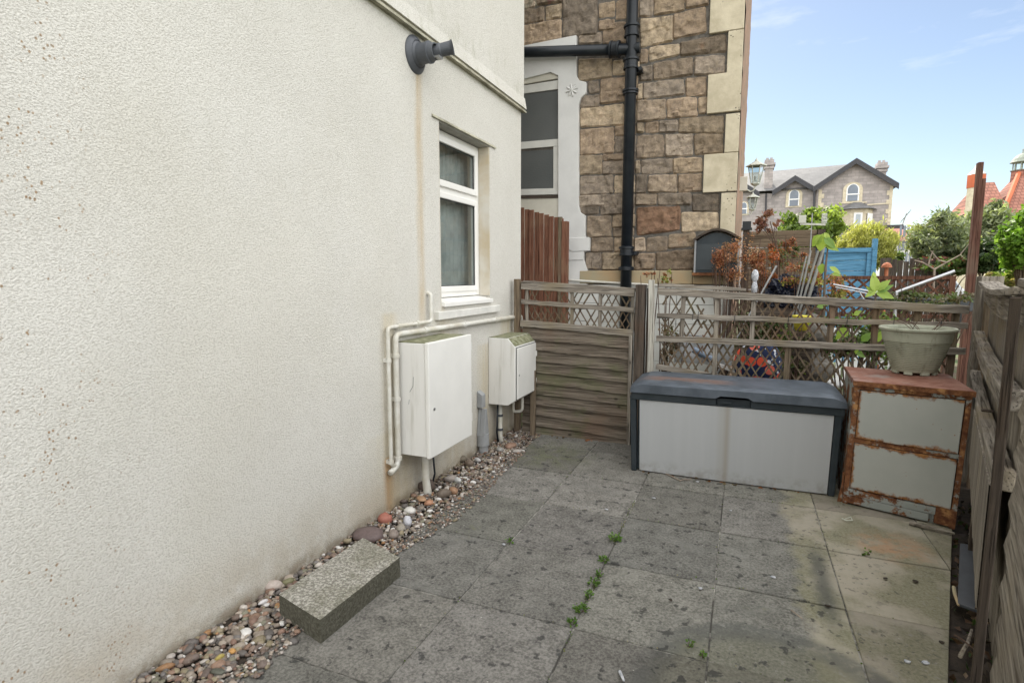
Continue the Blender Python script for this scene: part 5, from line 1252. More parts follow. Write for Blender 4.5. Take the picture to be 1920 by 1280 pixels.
# stone ornament (grey) and pots
so = thing('stone_urn', 'grey stacked stone urn seen through the trellis right of the printed bag', 'ornament', (aty(1520, 650, 5.75).x, 5.75, 0))
m = MB(); m.lathe([(.14, 0), (.15, .1), (.09, .2), (.07, .4), (.13, .5), (.19, .62), (.20, .70), (.17, .73), (.10, .78), (.09, .86), (.16, .94), (.17, 1.0), (.08, 1.08), (.05, 1.15), (0, 1.17)], n=20); m.build('urn_body', 'sill2', so) if False else m.build('urn_body', 'mortar', so, smooth=True)
m = MB(); p = aty(1503, 600, 5.5); m.lathe([(0, 0), (.05, .0), (.075, .12), (.08, .13), (.06, .13), (0, .1)], n=16); o = m.build('yellow_tub', 'yellow', None, smooth=True); o.location = (p.x, 5.5, p.z - .09); tag(o, 'bright yellow tub behind the trellis', 'tub')
m = MB(); m.box(-.09, .09, -.08, .08, 0, p.z - .1); o = m.build('crate_stack', 'darkx', None); o.location = (p.x, 5.52, 0); tag(o, 'brown crate stack holding up the yellow tub', 'crates')
# black sacks
p = aty(1475, 540, 6.3)
for k, (dx, dz, r_) in enumerate(((0, 0, .17), (.16, -.05, .15), (-.12, -.08, .13))):
    m = MB(); vs = [v * r_ * (1 + .3 * noise.noise(v * 1.6 + Vector((k * 9, 0, 0))) - .45 * abs(noise.noise(v * 3 + Vector((k * 9, 0, 4)))) - .22 * abs(noise.noise(v * 8 + Vector((k * 9, 0, 0))))) for v in ICO5[0]]; m.add(vs, ICO5[1]); o = m.build('refuse_sack', 'bag', None, smooth=False); o.location = (p.x + dx, 6.3, p.z + dz - .02)
    tag(o, ('topmost blue-black sack behind the brown shrubs', 'blue-black sack at the right of the sack pile', 'blue-black sack at the left of the sack pile')[k], 'sack', 'sacks behind the trellis')
m = MB(); m.box(-.32, .34, -.16, .16, 0, p.z - .2); o = m.build('planter_box', 'darkx', None); o.location = (p.x, 6.3, 0); tag(o, 'dark timber box under the sack pile', 'box')
# metal ladder-like bundle of poles
pb = thing('pole_bundle', 'bundle of leaning grey poles right of the sacks', 'poles', (aty(1500, 600, 6.0).x, 6.0, 0)); bx0 = pb.location.x
for (u0, v0, u1, v1, r_) in ((1503, 545, 1520, 470, .010), (1511, 545, 1534, 470, .012), (1520, 545, 1545, 462, .016), (1498, 540, 1512, 480, .008)):
    a, b = aty(u0, v0, 6.0) - Vector((bx0, 6, 0)), aty(u1, v1, 6.0) - Vector((bx0, 6, 0)); d = (b - a) / (b.z - a.z); a0 = a - d * a.z
    m = MB(); m.tube([a0, b], r_, 8); m.build('pole', 'wirem', pb)
m = MB(); a, b = aty(1434, 538, 6.0), aty(1456, 498, 6.0); d = (b - a) / (b.z - a.z); m.tube([a - d * a.z, b], .009, 8); o = m.build('cane', 'alu', None); tag(o, 'single pale metal cane leaning left of the sacks', 'cane')
# white figurine
fg = thing('figurine', 'small speckled white figurine on a spike among the orange shrub', 'ornament', (aty(1415, 530, 5.75).x, 5.75, 0)); zf = aty(1415, 548, 5.75).z
m = MB(); m.lathe([(.0, 0), (.034, 0), (.036, .05), (.026, .09), (.022, .10)], (0, 0, zf), 16); m.build('base', 'cloth', fg, smooth=True)
m = MB(); m.lathe([(.02, .10), (.038, .125), (.043, .155), (.036, .19), (.018, .21), (0, .215)], (0, 0, zf), 16); m.build('head', 'cloth', fg, smooth=True)
m = MB(); m.tube([(0, 0, 0), (0, 0, zf)], .008, 6); m.build('spike', 'wirem', fg); fg.scale = (.75, .75, 1)
# long white pole and thin line across the lattice; rotary airer arms
def freepole(a, b, r_, mat, label, Y=6.6):
    m = MB(); m.tube([aty(*a, Y), aty(*b, Y + .3)], r_, 10); o = m.build('airer_arm', mat, None); tag(o, label, 'pole', 'arms of the folded clothes airer')
ai = thing('clothes_airer', 'folded clothes airer with long white sloping arms in front of the lattice', 'clothes airer', (aty(1680, 560, 6.6).x, 6.6, 0)); ax = ai.location.x
for a, b, r_ in (((1680, 548), (1790, 508), .014), ((1562, 533), (1668, 553), .008), ((1566, 538), (1640, 553), .006), ((1610, 545), (1628, 575), .006)):
    m = MB(); o0 = Vector((ax, 6.6, 0)); m.tube([aty(*a, 6.6) - o0, aty(*b, 6.6) - o0], r_, 10); m.build('arm', 'alu', ai)
m = MB(); m.tube([(0, 0, 0), (0, 0, aty(1680, 548, 6.6).z)], .016, 10); m.build('mast', 'alu', ai)
# dark table and stuff
m = MB(); m.box(-.5, .55, -.2, .2, 1.16, 1.28); m.box(-.45, -.4, -.15, .15, 0, 1.16); m.box(.45, .5, -.15, .15, 0, 1.16); o = m.build('potting_bench', 'dgrey', None, bevel=.01); o.location = (aty(1735, 560, 6.9).x, 6.9, 0); tag(o, 'dark grey bench behind the long trellis beyond the plant pot', 'bench')
# bird table / mushroom lamp
m = MB(); p = aty(1663, 495, 9.5); m.tube([(0, 0, 0), (0, 0, p.z - .05)], .025, 8); m.lathe([(.0, .075), (.04, .06), (.062, .03), (.068, .0), (.05, 0)], (0, 0, p.z - .05), 14); o = m.build('bird_table', 'terra', None); o.location = (p.x, 9.5, 0); tag(o, 'small red stake with rounded cap in front of the dark upright board fence', 'garden ornament')
# bird feeder with boxes (pale, on pole before the green tree)
bfd = thing('bird_feeder_pole', 'pale pole carrying a blank square and a slatted box above the brown board fence', 'bird feeder', (aty(1520, 440, 8.2).x, 8.2, 0)); fx = bfd.location.x
def fp(u, v): q = aty(u, v, 8.2); return Vector((q.x - fx, 0, q.z))
m = MB(); m.tube([(fp(1521, 440).x, 0, 0), fp(1523, 400)], .007, 8); m.build('pole', 'gpipe', bfd)
m = MB(); m.bar(fp(1500, 420), fp(1548, 421), .025, .02); m.build('cross_arm', 'lead', bfd)
a, b = fp(1498, 404), fp(1511, 418); m = MB(); m.box(a.x, b.x, -.02, .02, b.z, a.z); m.build('square_plate', 'lead', bfd)
a, b = fp(1541, 401), fp(1550, 417); m = MB(); 
for k in range(7): z_ = b.z + (a.z - b.z) * k / 6; m.box(a.x, b.x, -.02, .02, z_ - .004, z_ + .004)
m.box(a.x, a.x + .006, -.02, .02, b.z, a.z); m.build('slatted_box', 'white', bfd)
# tall red post
tp = MB(); p0, p1, p2 = aty(1818, 525, 8.0), aty(1835, 305, 8.0), aty(1840, 332, 8.0); xq = aty(1826, 420, 8.0).x
tp.box(-.05, .0, -.04, .04, 0, p1.z); tp.box(.0015, .036, -.035, .04, 0, p2.z - .02)
o = tp.build('timber_post', 'rustpole', None, bevel=.006); o.location = (p0.x + .02, 8.0, 0); tag(o, 'tall red-brown split timber post rising above everything at the right', 'post')

# ================================================================== TREES
random.seed(41)
GA = [(.075, .11, .035), (.10, .15, .045), (.055, .085, .03), (.14, .19, .06)]
GO = [(.20, .235, .14), (.25, .285, .17), (.14, .17, .10), (.30, .33, .22)]
GY = [(.36, .36, .10), (.42, .42, .13), (.28, .29, .08), (.47, .45, .18)]
GB = [(.12, .22, .03), (.16, .29, .04), (.08, .15, .025), (.22, .34, .07)]
def ptree(name, label, uc, vc, Y, ru, rv, n, s, cols, cat='tree', group=None, elong=1.8, up=None, trunk=.1, clumps=16, ry=None, bark='bark'):
    c = aty(uc, vc, Y); rx = abs(aty(uc + ru, vc, Y).x - c.x); rz = abs(aty(uc, vc - rv, Y).z - c.z)
    return tree(name, label, (c.x, Y, 0), c.z + rz, (rx, ry or rx, rz), n, s, cols, trunk, clumps, group, elong, up, bark, cat)
ptree('bushy_tree', 'round yellow-green leafy bush in front of the far grey house', 1522, 432, 16, 60, 44, 12000, .07, [(.20, .27, .05), (.26, .33, .07), (.14, .20, .045), (.10, .15, .035)], trunk=.08, clumps=26)
ptree('bamboo_bush', 'bright yellow feathery bamboo bush behind the blue fence', 1625, 462, 13.5, 58, 42, 20000, .022, GY, 'shrub', elong=5, up=(.2, 0, .5), trunk=.04, clumps=30)
ptree('ivy_mass', 'dark leafy bush between the bamboo and the distant bungalow', 1672, 490, 14.5, 22, 26, 4500, .035, GA, 'shrub', trunk=.05, clumps=10)
ptree('olive_tree', 'grey-green feathery tree left of the tall red post', 1762, 455, 12, 58, 52, 15000, .035, GO + [(.32, .34, .14)], elong=3, trunk=.06, clumps=34, bark='barkpale')
ptree('olive_tree', 'tall wispy grey-green tree right of the tall red post', 1868, 440, 13, 62, 58, 16000, .04, GO, elong=3, trunk=.08, clumps=30)
ptree('evergreen_bush', 'dark evergreen bush behind the foot of the tall red post', 1855, 485, 11.2, 45, 32, 6000, .045, [(.035, .06, .025), (.05, .085, .03), (.07, .10, .035)], 'shrub', trunk=.06, clumps=18)
ptree('vine', 'vivid green vine with lobed leaves at the right edge', 1925, 450, 9.0, 48, 66, 9000, .045, GB, 'climber', trunk=.04, clumps=24, elong=1.2)
ptree('flowering_bush', 'low yellow-green flowering plants beyond the grey post top', 1880, 530, 9.3, 38, 22, 2200, .035, [(.28, .30, .10), (.20, .26, .07), (.36, .30, .16)], 'shrub', trunk=.02, clumps=16)
ptree('bushy_tree', 'dark green bush behind the lattice, below the olive tree', 1775, 500, 11.5, 75, 16, 2400, .05, GA[:3] + [(.16, .05, .04)], 'shrub', trunk=.03, clumps=18)
# branching bare limbs in the olive tree
lb = thing('bare_sapling', 'pale bare forked branches in front of the olive tree', 'tree', (aty(1755, 545, 10.5).x, 10.5, 0)); sx0 = lb.location.x
def lp(u, v): q = aty(u, v, 10.5); return Vector((q.x - sx0, 0, q.z))
m = MB(); m.tube([(0, 0, 0), lp(1752, 505)], [.022, .016], 8); m.build('trunk', 'barkpale', lb)
for seg in (((1752, 505), (1730, 492), (1715, 488)), ((1752, 505), (1775, 492), (1800, 478), (1816, 458)), ((1775, 492), (1760, 488), (1745, 470)), ((1740, 498), (1745, 480), (1750, 470))):
    m = MB(); pts = [lp(*q) for q in seg]; m.tube(pts, [.013 - .003 * i for i in range(len(pts))], 6); m.build('branch', 'barkpale', lb)

# ================================================================== FAR GREY HOUSE
HY = 60
gh = thing('grey_stone_house', 'far grey stone gabled house with arched windows, slate roof and bay window', 'house', (8, HY, 0))
def hp(u, v, y=0): q = aty(u, v, HY); return Vector((q.x - 8, y, q.z))
def hpoly(pts, y0, dy, name, mat, par=gh, bev=0): m = MB(); m.prism([hp(u, v, y0) for u, v in pts], (0, dy, 0)); return m.build(name, mat, par, bevel=bev)
wr = hp(1668, 440).x; wl = hp(1527, 440).x
A = hp(1604, 303); ER = hp(1680, 350); EL = hp(1530, 352)
m = MB(); m.prism([Vector((wl, 0, -.5)), Vector((wr, 0, -.5)), Vector((wr, 0, ER.z + .4)), Vector((A.x, 0, A.z - .15)), Vector((wl, 0, EL.z + .1))], (0, 9, 0)); m.build('gable_wall', 'farstone', gh)
x2, x0_ = hp(1528, 440).x, hp(1380, 440).x
A2 = hp(1491, 333); E2L = hp(1452, 362); E2R = hp(1527, 355)
m = MB(); m.prism([Vector((x0_ - 6, .6, -.5)), Vector((x2 - .02, .6, -.5)), Vector((x2 - .02, .6, E2R.z)), Vector((A2.x, .6, A2.z - .2)), Vector((E2L.x, .6, E2L.z + .05)), Vector((hp(1420, 362).x, .6, hp(1420, 362).z)), Vector((hp(1400, 350).x, .6, hp(1400, 346).z)), Vector((x0_ - 6, .6, hp(1385, 362).z))], (0, 8, 0)); m.build('side_wall', 'farstone', gh)
# main roof slope
m = MB(); e1, e2 = hp(1340, 362), hp(1530, 352); t1, t2 = hp(1340, 327), hp(1580, 316)
zr = t2.z + .3
m.add([Vector((e1.x, .3, e1.z)), Vector((A.x - .2, .3, e2.z)), Vector((A.x + .4, 5.0, zr + .9)), Vector((e1.x, 5.0, zr + .6)), Vector((e1.x, 9.7, e1.z)), Vector((A.x, 9.7, e2.z))], [(0, 1, 2, 3), (3, 2, 5, 4)]); m.build('main_roof', 'slate', gh)
def gable_roof(apex, l, r, y0, y1, name):
    m = MB(); d = Vector((0, y1 - y0, 0)); a = Vector((apex.x, y0, apex.z)); L_ = Vector((l.x, y0, l.z)); R_ = Vector((r.x, y0, r.z)); t = Vector((0, 0, .22))
    m.hexa([L_, L_ + d, a + d, a, L_ + t, L_ + d + t, a + d + t, a + t]); m.hexa([a, a + d, R_ + d, R_, a + t, a + d + t, R_ + d + t, R_ + t]); m.build(name, 'slate', gh)
    m = MB(); w_ = Vector((0, 0, -.28)); e = Vector((0, -.12, 0))
    m.hexa([L_ + w_ + e, a + w_ + e, a + w_, L_ + w_, L_ + t + e, a + t + e, a + t, L_ + t]); m.hexa([a + w_ + e, R_ + w_ + e, R_ + w_, a + w_, a + t + e, R_ + t + e, R_ + t, a + t]); m.build('bargeboard', 'bargeboard', gh)
gable_roof(A, hp(1524, 356), hp(1683, 350), -.45, 9.2, 'gable_roof')
gable_roof(A2, hp(1448, 362), hp(1527, 354), .15, 4.5, 'small_gable_roof')
gable_roof(hp(1398, 348), hp(1370, 364), hp(1424, 364), .15, 4.5, 'small_gable_roof')
# trim, quoins
for ux in ((1662, 1668), (1530, 1536)):
    a, b = hp(ux[0], 440).x, hp(ux[1], 440).x; m = MB(); z_ = 1; k = 0
    while z_ < hp(1667, 356).z: m.box(a - (.2 if k % 2 else 0) * (1 if ux[0] > 1600 else 0), b + (.2 if (k % 2 and ux[0] < 1600) else 0), -.04, .1, z_, z_ + .4); z_ += .405; k += 1
    m.build('quoin', 'ashlar', gh)
hpoly([(1625, 383), (1668, 380), (1668, 382), (1625, 385.5)], -.06, .1, 'string_course', 'ashlar'); hpoly([(1537, 390), (1572, 387), (1572, 389.5), (1537, 392)], -.06, .1, 'string_course', 'ashlar')
hpoly([(1572, 380), (1625, 378), (1625, 380.5), (1572, 382.5)], -.07, .1, 'string_course', 'ashlar')
def archwin(uc, vb, vs_, vt, hw_, yb_):
    def ap(k, dz=0):
        cx = hp(uc, vs_).x; w2 = (hp(uc + hw_, vs_).x - cx) * k; zb_, zs, zt_ = hp(uc, vb).z - dz, hp(uc, vs_).z, hp(uc, vt).z
        rz_ = (zt_ - zs) + (k - 1) * .35 * (hp(uc + hw_, vs_).x - cx) * 1.6
        return [Vector((cx - w2, 0, zb_)), Vector((cx + w2, 0, zb_))] + [Vector((cx + w2 * math.cos(math.pi * i / 14), 0, zs + rz_ * math.sin(math.pi * i / 14))) for i in range(15)]
    def put(k, y0, dy, name, mat, par=gh, dz=0): m = MB(); m.prism([p + Vector((0, y0, 0)) for p in ap(k, dz)], (0, dy, 0)); return m.build(name, mat, par)
    put(1.55, yb_ - .06, .08, 'window_surround', 'ashlar', gh, .12); f_ = put(1.0, yb_ - .09, .05, 'window', 'white')
    put(.80, yb_ - .11, .025, 'pane', 'skyglass', f_)
    c_ = hp(uc, (vb + vs_) / 2); a = hp(uc + hw_, vs_).x - hp(uc, vs_).x; m = MB(); m.box(c_.x - a, c_.x + a, yb_ - .135, yb_ - .112, hp(uc, (vb + vs_) / 2 - 2).z - .05, hp(uc, (vb + vs_) / 2 - 2).z + .05); m.build('meeting_rail', 'white', f_)
archwin(1599, 377, 356, 345, 12, 0); archwin(1490, 385, 364, 354, 10, .6); archwin(1395, 400, 385, 378, 6, .6)
# bay
by0, by1 = hp(1575, 400).x, hp(1636, 400).x; zt_ = hp(1600, 394).z
m = MB(); pl = [Vector((by0, 0, 0)), Vector((by0 + .7, -1.1, 0)), Vector((by1 - .7, -1.1, 0)), Vector((by1, 0, 0))]; m.prism(pl, (0, 0, zt_)); m.build('bay_wall', 'ashlar', gh)
m = MB(); o1 = .35; ap_ = hp(1602, 379).z; m.add([Vector((by0 - o1, 0, zt_)), Vector((by0 + .5, -1.5, zt_)), Vector((by1 - .5, -1.5, zt_)), Vector((by1 + o1, 0, zt_)), Vector((by0 + 1, 0.0, ap_)), Vector((by1 - 1, 0, ap_))], [(0, 1, 4), (1, 2, 5, 4), (2, 3, 5), (0, 1, 2, 3)]); m.build('bay_roof', 'slate', gh)
m = MB(); m.box(by0 + .95, by1 - .95, -1.16, -1.09, zt_ - 3.4, zt_ - .35); f_ = m.build('window', 'white', gh); m = MB(); m.box(by0 + 1.1, by1 - 1.1, -1.18, -1.162, zt_ - 3.2, zt_ - .5); m.build('blind', 'curtainb', f_)
m = MB(); q0, q1 = Vector((by1 - .6, -1.0, 0)), Vector((by1 - .1, -.2, 0)); m.prism([q0 + Vector((.03, -.03, zt_ - 3)), q1 + Vector((.03, -.03, zt_ - 3)), q1 + Vector((.03, -.03, zt_ - .4)), q0 + Vector((.03, -.03, zt_ - .4))], (.05, -.05, 0)); m.build('window', 'white', gh)
# drainpipe
m = MB(); m.tube([hp(1527, 352, -.2), Vector((hp(1527, 440).x, -.2, 0))], .09, 8); m.build('drainpipe', 'bargeboard', gh); m = MB(); m.tube([hp(1437, 362, .4), Vector((hp(1437, 440).x, .4, 0))], .08, 8); m.build('drainpipe', 'bargeboard', gh)
def chimney(ua, ub, vt, vb, y0):
    a, b = hp(ua, vt, 0), hp(ub, vb, 0); y0 = y0; w_ = b.x - a.x; m = MB(); m.box(a.x + .08 * w_, b.x - .08 * w_, y0, y0 + 1.0, b.z, a.z - .55); m.box(a.x - .02 * w_, b.x + .02 * w_, y0 - .1, y0 + 1.1, a.z - .85, a.z - .62); m.box(a.x - .12 * w_, b.x + .12 * w_, y0 - .2, y0 + 1.2, a.z - .55, a.z - .32); m.box(a.x + .02 * w_, b.x - .02 * w_, y0 - .05, y0 + 1.05, a.z - .315, a.z)
    o = m.build('chimney', 'ashlar2' if 'ashlar2' in M else 'farstone', gh)
    for k in (.3, .7): m = MB(); m.lathe([(.14, 0), (.12, .25), (0, .25)], (a.x + w_ * k, y0 + .5, a.z), 10); m.build('chimney_pot', 'terra', o) if False else m.build('chimney_pot', 'farstone', o)
chimney(1434, 1450, 297, 356, .8); chimney(1652, 1669, 299, 345, 1.5)

# bungalow far behind: white glazed front, red roof
bu = thing('bungalow', 'distant low house with red roof and white glazed front left of the olive tree', 'house', (16, 48, 0))
def up(u, v, y=0): q = aty(u, v, 48); return Vector((q.x - 16, y, q.z))
a, b = up(1680, 455), up(1722, 455)
m = MB(); m.box(a.x - 1, b.x, 0, 6, 0, up(1700, 452).z); m.build('wall', 'white', bu)
m = MB(); m.add([Vector((a.x - 1.5, -.5, up(1700, 452).z)), Vector((b.x + .3, -.5, up(1700, 452).z)), Vector((up(1708, 422).x, 3, up(1708, 422).z)), Vector((a.x - 1.5, 3, up(1708, 422).z)), Vector((b.x + .3, 6, up(1700, 452).z)), Vector((a.x - 1.5, 6, up(1700, 452).z))], [(0, 1, 2, 3), (1, 4, 2), (3, 2, 4, 5)]); m.build('roof', 'redtile', bu)
m = MB(); m.box(a.x - 6, b.x + .2, 6.5, 9, 0, up(1700, 424).z + .2); m.build('rear_wall', 'farstone', bu)
m = MB(); m.box(a.x - 6.2, b.x + .4, 6.3, 9.2, up(1700, 424).z + .2, up(1700, 424).z + .6); m.build('flat_roof', 'bargeboard', bu)
for k in range(5):
    for j in range(3):
        x = a.x + .15 + k * (b.x - a.x - .2) / 5; z_ = up(1700, 500).z + .2 + j * .95; m = MB(); m.box(x, x + (b.x - a.x) / 5 - .12, -.05, -.01, z_, z_ + .8); m.build('window', 'skyglass', bu)
an = thing('tv_aerial', 'thin television aerial above the distant bungalow', 'aerial', (up(1700, 424).x + 16, 56, 0)); 
def anp(u, v): q = aty(u, v, 56); return Vector((q.x - an.location.x, 0, q.z))
m = MB(); m.tube([(0, 0, 0), anp(1700, 400)], .04, 6); m.build('mast', 'wirem', an)
m = MB(); m.tube([anp(1690, 415), anp(1706, 396)], .03, 6)
for k in range(6): q = anp(1690, 415).lerp(anp(1706, 396), k / 5); m.tube([q + Vector((0, -.3, .1)), q + Vector((0, .3, -.1))], .02, 5)
m.build('antenna', 'wirem', an)

# red tiled building with turret and cupola
rb = thing('red_roofed_building', 'red tiled building with orange turret and small cupola at the right', 'building', (26, 45, 0))
def rp_(u, v, y=0): q = aty(u, v, 45); return Vector((q.x - 26, y, q.z))
def rpoly(pts, y0, dy, name, mat): m = MB(); m.prism([rp_(u, v, y0) for u, v in pts], (0, dy, 0)); return m.build(name, mat, rb)
m = MB(); a, b = rp_(1815, 440), rp_(1990, 440); m.box(a.x, b.x, 0, 4.8, 0, rp_(1850, 400).z); m.build('wall', 'ashlar', rb)
m = MB(); z0 = rp_(1850, 398).z; z1 = rp_(1850, 347).z; xl, xr = rp_(1818, 400).x, rp_(1885, 400).x
m.add([Vector((xl, -.4, z0)), Vector((xr, -.4, z0)), Vector((xr, 2.2, z1 + .45)), Vector((xl + .9, 2.2, z1 + .45)), Vector((xr, 5, z0)), Vector((xl, 5, z0))], [(0, 1, 2, 3), (3, 2, 4, 5), (0, 3, 5)]); m.build('main_roof', 'redtile', rb)
m = MB(); A_ = aty(1911, 322, 48) - Vector((26, 45, 0)); m.add([rp_(1862, 408, -1.2), rp_(1985, 408, -1.2), Vector((A_.x + .4, 3.0, A_.z)), Vector((A_.x - .0, 3.0, A_.z)), rp_(1868, 408, 4.5), rp_(1985, 408, 4.5)], [(0, 1, 2, 3), (0, 3, 4), (1, 5, 2), (4, 3, 2, 5)]); m.build('front_roof', 'redtile', rb)
m = MB(); m.tube([rp_(1862, 408, -1.3), Vector((A_.x, 2.9, A_.z + .05))], .14, 6); m.build('hip_ridge', 'orange', rb)
cu = MB(); cx, cy = A_.x + .1, 3.0; zc = A_.z
cs_ = .55
cu.lathe([(1.0, -.8), (.95, .05)], (cx, cy, zc), 8); cu.v = [(cx + (x - cx) * cs_, cy + (y - cy) * cs_, z_) for x, y, z_ in cu.v]; cu.build('cupola_base', 'redtile', rb)
cu = MB(); cu.lathe([(1.05, .05), (1.1, .12), (0, .13)], (cx, cy, zc), 8)
for k in range(8): t = k * math.pi / 4 + .39; cu.tube([(cx + .78 * math.cos(t), cy + .78 * math.sin(t), zc + .1), (cx + .78 * math.cos(t), cy + .78 * math.sin(t), zc + .85)], .07, 6)
cu.lathe([(1.15, .85), (1.05, .95), (.9, 1.2), (.55, 1.5), (.12, 1.68), (.06, 1.9), (.1, 2.0), (0, 2.15)], (cx, cy, zc), 16); cu.lathe([(0, .85), (1.15, .85)], (cx, cy, zc), 16); cu.v = [(cx + (x - cx) * cs_, cy + (y - cy) * cs_, zc + (z_ - zc) * .7) for x, y, z_ in cu.v]; cu.build('cupola', 'oldlead', rb)
tu = rp_(1818, 380); q = rp_(1802, 360).x; q2 = rp_(1834, 360).x; tr_ = (q2 - q) / 2 * 1.0; tcx = (q + q2) / 2
m = MB(); m.lathe([(tr_, 0), (tr_, rp_(1818, 356).z)], (tcx, -1.0, 0), 8); m.build('turret_wall', 'ashlar', rb)
m = MB(); m.lathe([(tr_ * 1.08, rp_(1818, 357).z), (tr_ * 1.08, rp_(1818, 333).z), (0, rp_(1818, 333).z)], (tcx, -1.0, 0), 8); m.build('turret_drum', 'orange', rb)
m = MB(); z_ = rp_(1818, 333).z; m.lathe([(tr_ * 1.12, z_), (tr_ * .6, z_ + .25), (.2, z_ + .35), (.1, z_ + .6), (0, z_ + .6)], (tcx, -1.0, 0), 8); m.build('turret_cap', 'lead', rb)

# parked car (only the roof line shows above the lattice)
pc_ = aty(1722, 512, 20); car = thing('parked_car', 'pale silver parked car, only its roof showing above the lattice', 'car', (pc_.x, 20, 0)); zr = aty(1722, 505, 20).z
k = zr / 1.65
m = MB(); prc = [(-2.1, .25), (-2.1, .75), (-1.4, .98), (-.75, 1.45), (.9, 1.45), (1.55, 1.0), (2.1, .85), (2.15, .25)]
prc = [(x * .55, z_ * k * 1.137) for x, z_ in prc]; m.prism([(x, -.85, z_) for x, z_ in prc], (0, 1.7, 0)); m.build('body', 'carwhite', car, bevel=.08)
m = MB(); m.prism([(x, -.86, z_) for x, z_ in [(-.70, 1.02 * k * 1.137), (-.38, 1.38 * k * 1.137), (.46, 1.38 * k * 1.137), (.78, 1.02 * k * 1.137)]], (0, .008, 0)); m.build('side_window', 'skyglass', car)
for x in (-.75, .75): m = MB(); m.tube([(x, -.88, .32), (x, -.66, .32)], .32, 20); m.build('wheel', 'gasket', car)

# ================================================================== SMALL THINGS ON THE PAVING
random.seed(77)
def weed(x, y, r_, n, label, group='weeds in the paving joints'):
    o = thing('weed', label, 'weed', (x, y, 0), 0, group); m = MB()
    for i in range(n):
        a = rnd(0, 6.28); d = r_ * random.random() ** .6; p = Vector((d * math.cos(a), d * math.sin(a) * 1.2, rnd(.004, .028))); leafquad(m, p, rnd(.010, .018), random.choice([(.09, .17, .035), (.13, .22, .05), (.07, .13, .03)]), 1.2, (math.cos(a), math.sin(a), .5))
    m.build('leaves', 'leaf', o)
    m = MB()
    for i in range(5): a = rnd(0, 6.28); m.tube([(0, 0, -.004), (r_ * .7 * math.cos(a), r_ * .7 * math.sin(a), .014)], .0012, 4)
    m.build('stems', 'twig', o)
WL = [(1153, 1012, .038, 60, 'largest bright green weed clump, farthest up the middle joint'), (1133, 1052, .028, 34, 'small weed second from the top of the row in the middle joint'), (1124, 1080, .02, 22, 'tiny weed tuft in the middle of the weed row'), (1114, 1097, .030, 44, 'weed clump below the tiny tuft in the weed row'),
      (1104, 1120, .024, 30, 'weed with pale leaves just above the lowest two clumps'), (1090, 1145, .036, 50, 'broad-leaved weed clump, second lowest in the row'), (1074, 1170, .024, 28, 'lowest weed of the row where the joints cross'), (1292, 1212, .02, 12, 'thin sprawling weed near the bottom joint crossing'), (1318, 1232, .016, 10, 'flat green leaf rosette by the bottom joint crossing'), (955, 1017, .022, 14, 'sparse weed on the joint in front of the gravel'), (1625, 1040, .022, 12, 'greyish dry weed on the joint in front of the cabinet')]
for u, v, r_, n, lab in WL:
    p = atz(u, v); weed(p.x, p.y, r_, n, lab)
m = MB(); random.seed(91)
for k in range(620):
    if random.random() < .45: x, y = -.61 + random.gauss(0, .006), rnd(2.0, 3.6)
    elif random.random() < .5: x, y = random.choice([-1.165, -.065, .495, -.61]) + random.gauss(0, .004), rnd(1.6, 4.5)
    else: x, y = rnd(-1.6, .9), random.choice([2.166, 2.770, 3.372, 3.972]) + random.gauss(0, .005)
    if noise.noise(Vector((x * 3, y * 3, 7))) < -.05: continue
    leafquad(m, Vector((x, y, rnd(.001, .008))), rnd(.004, .009), random.choice([(.09, .14, .04), (.12, .13, .05), (.07, .09, .035), (.20, .18, .12)]), 1.2, (1, 0, .2))
o = m.build('moss', 'leaf', None); o['kind'] = 'stuff'; tag(o, 'thin moss and grit along the joints of the grey paving', 'moss')
def stick(a, b, r_, mat, label, z=.008, name='twig'):
    p, q = atz(*a, z), atz(*b, z); m = MB(); c_ = (p + q) / 2; mid = Vector((rnd(-.01, .01), rnd(-.01, .01), .004)); m.tube([p - c_, mid, q - c_], [r_, r_ * .9, r_ * .6], 6); o = m.build(name, mat, None); o.location = c_; tag(o, label, 'stick')
stick((1248, 887), (1276, 901), .006, 'barkpale', 'pale forked twig against the foot of the storage chest'); stick((1274, 901), (1294, 899), .005, 'barkpale', 'short pale twig end to end with the forked one')
stick((1484, 1143), (1505, 1160), .004, 'barkpale', 'thin pale stick on the greenish slab')
stick((1162, 1258), (1170, 1276), .006, 'cloth', 'white scrap like a short stick near the bottom of the paving', name='scrap')
stick((1705, 980), (1790, 1000), .013, 'greyx', 'grey length of wood under the front of the filing cabinet', .015, 'batten')
stick((1788, 1100), (1797, 1134), .008, 'ochre', 'orange-brown stick beside the dark tile in the soil strip', .02)
stick((1838, 1045), (1830, 1140), .008, 'brownx', 'brown stick along the fence side of the dark tile', .03)
stick((1800, 1230), (1822, 1180), .008, 'greyz', 'grey splintered stick in the soil strip below the dark tile', .02); stick((1790, 1190), (1825, 1215), .004, 'twig', 'thin brown stick crossing the splintered one', .03)
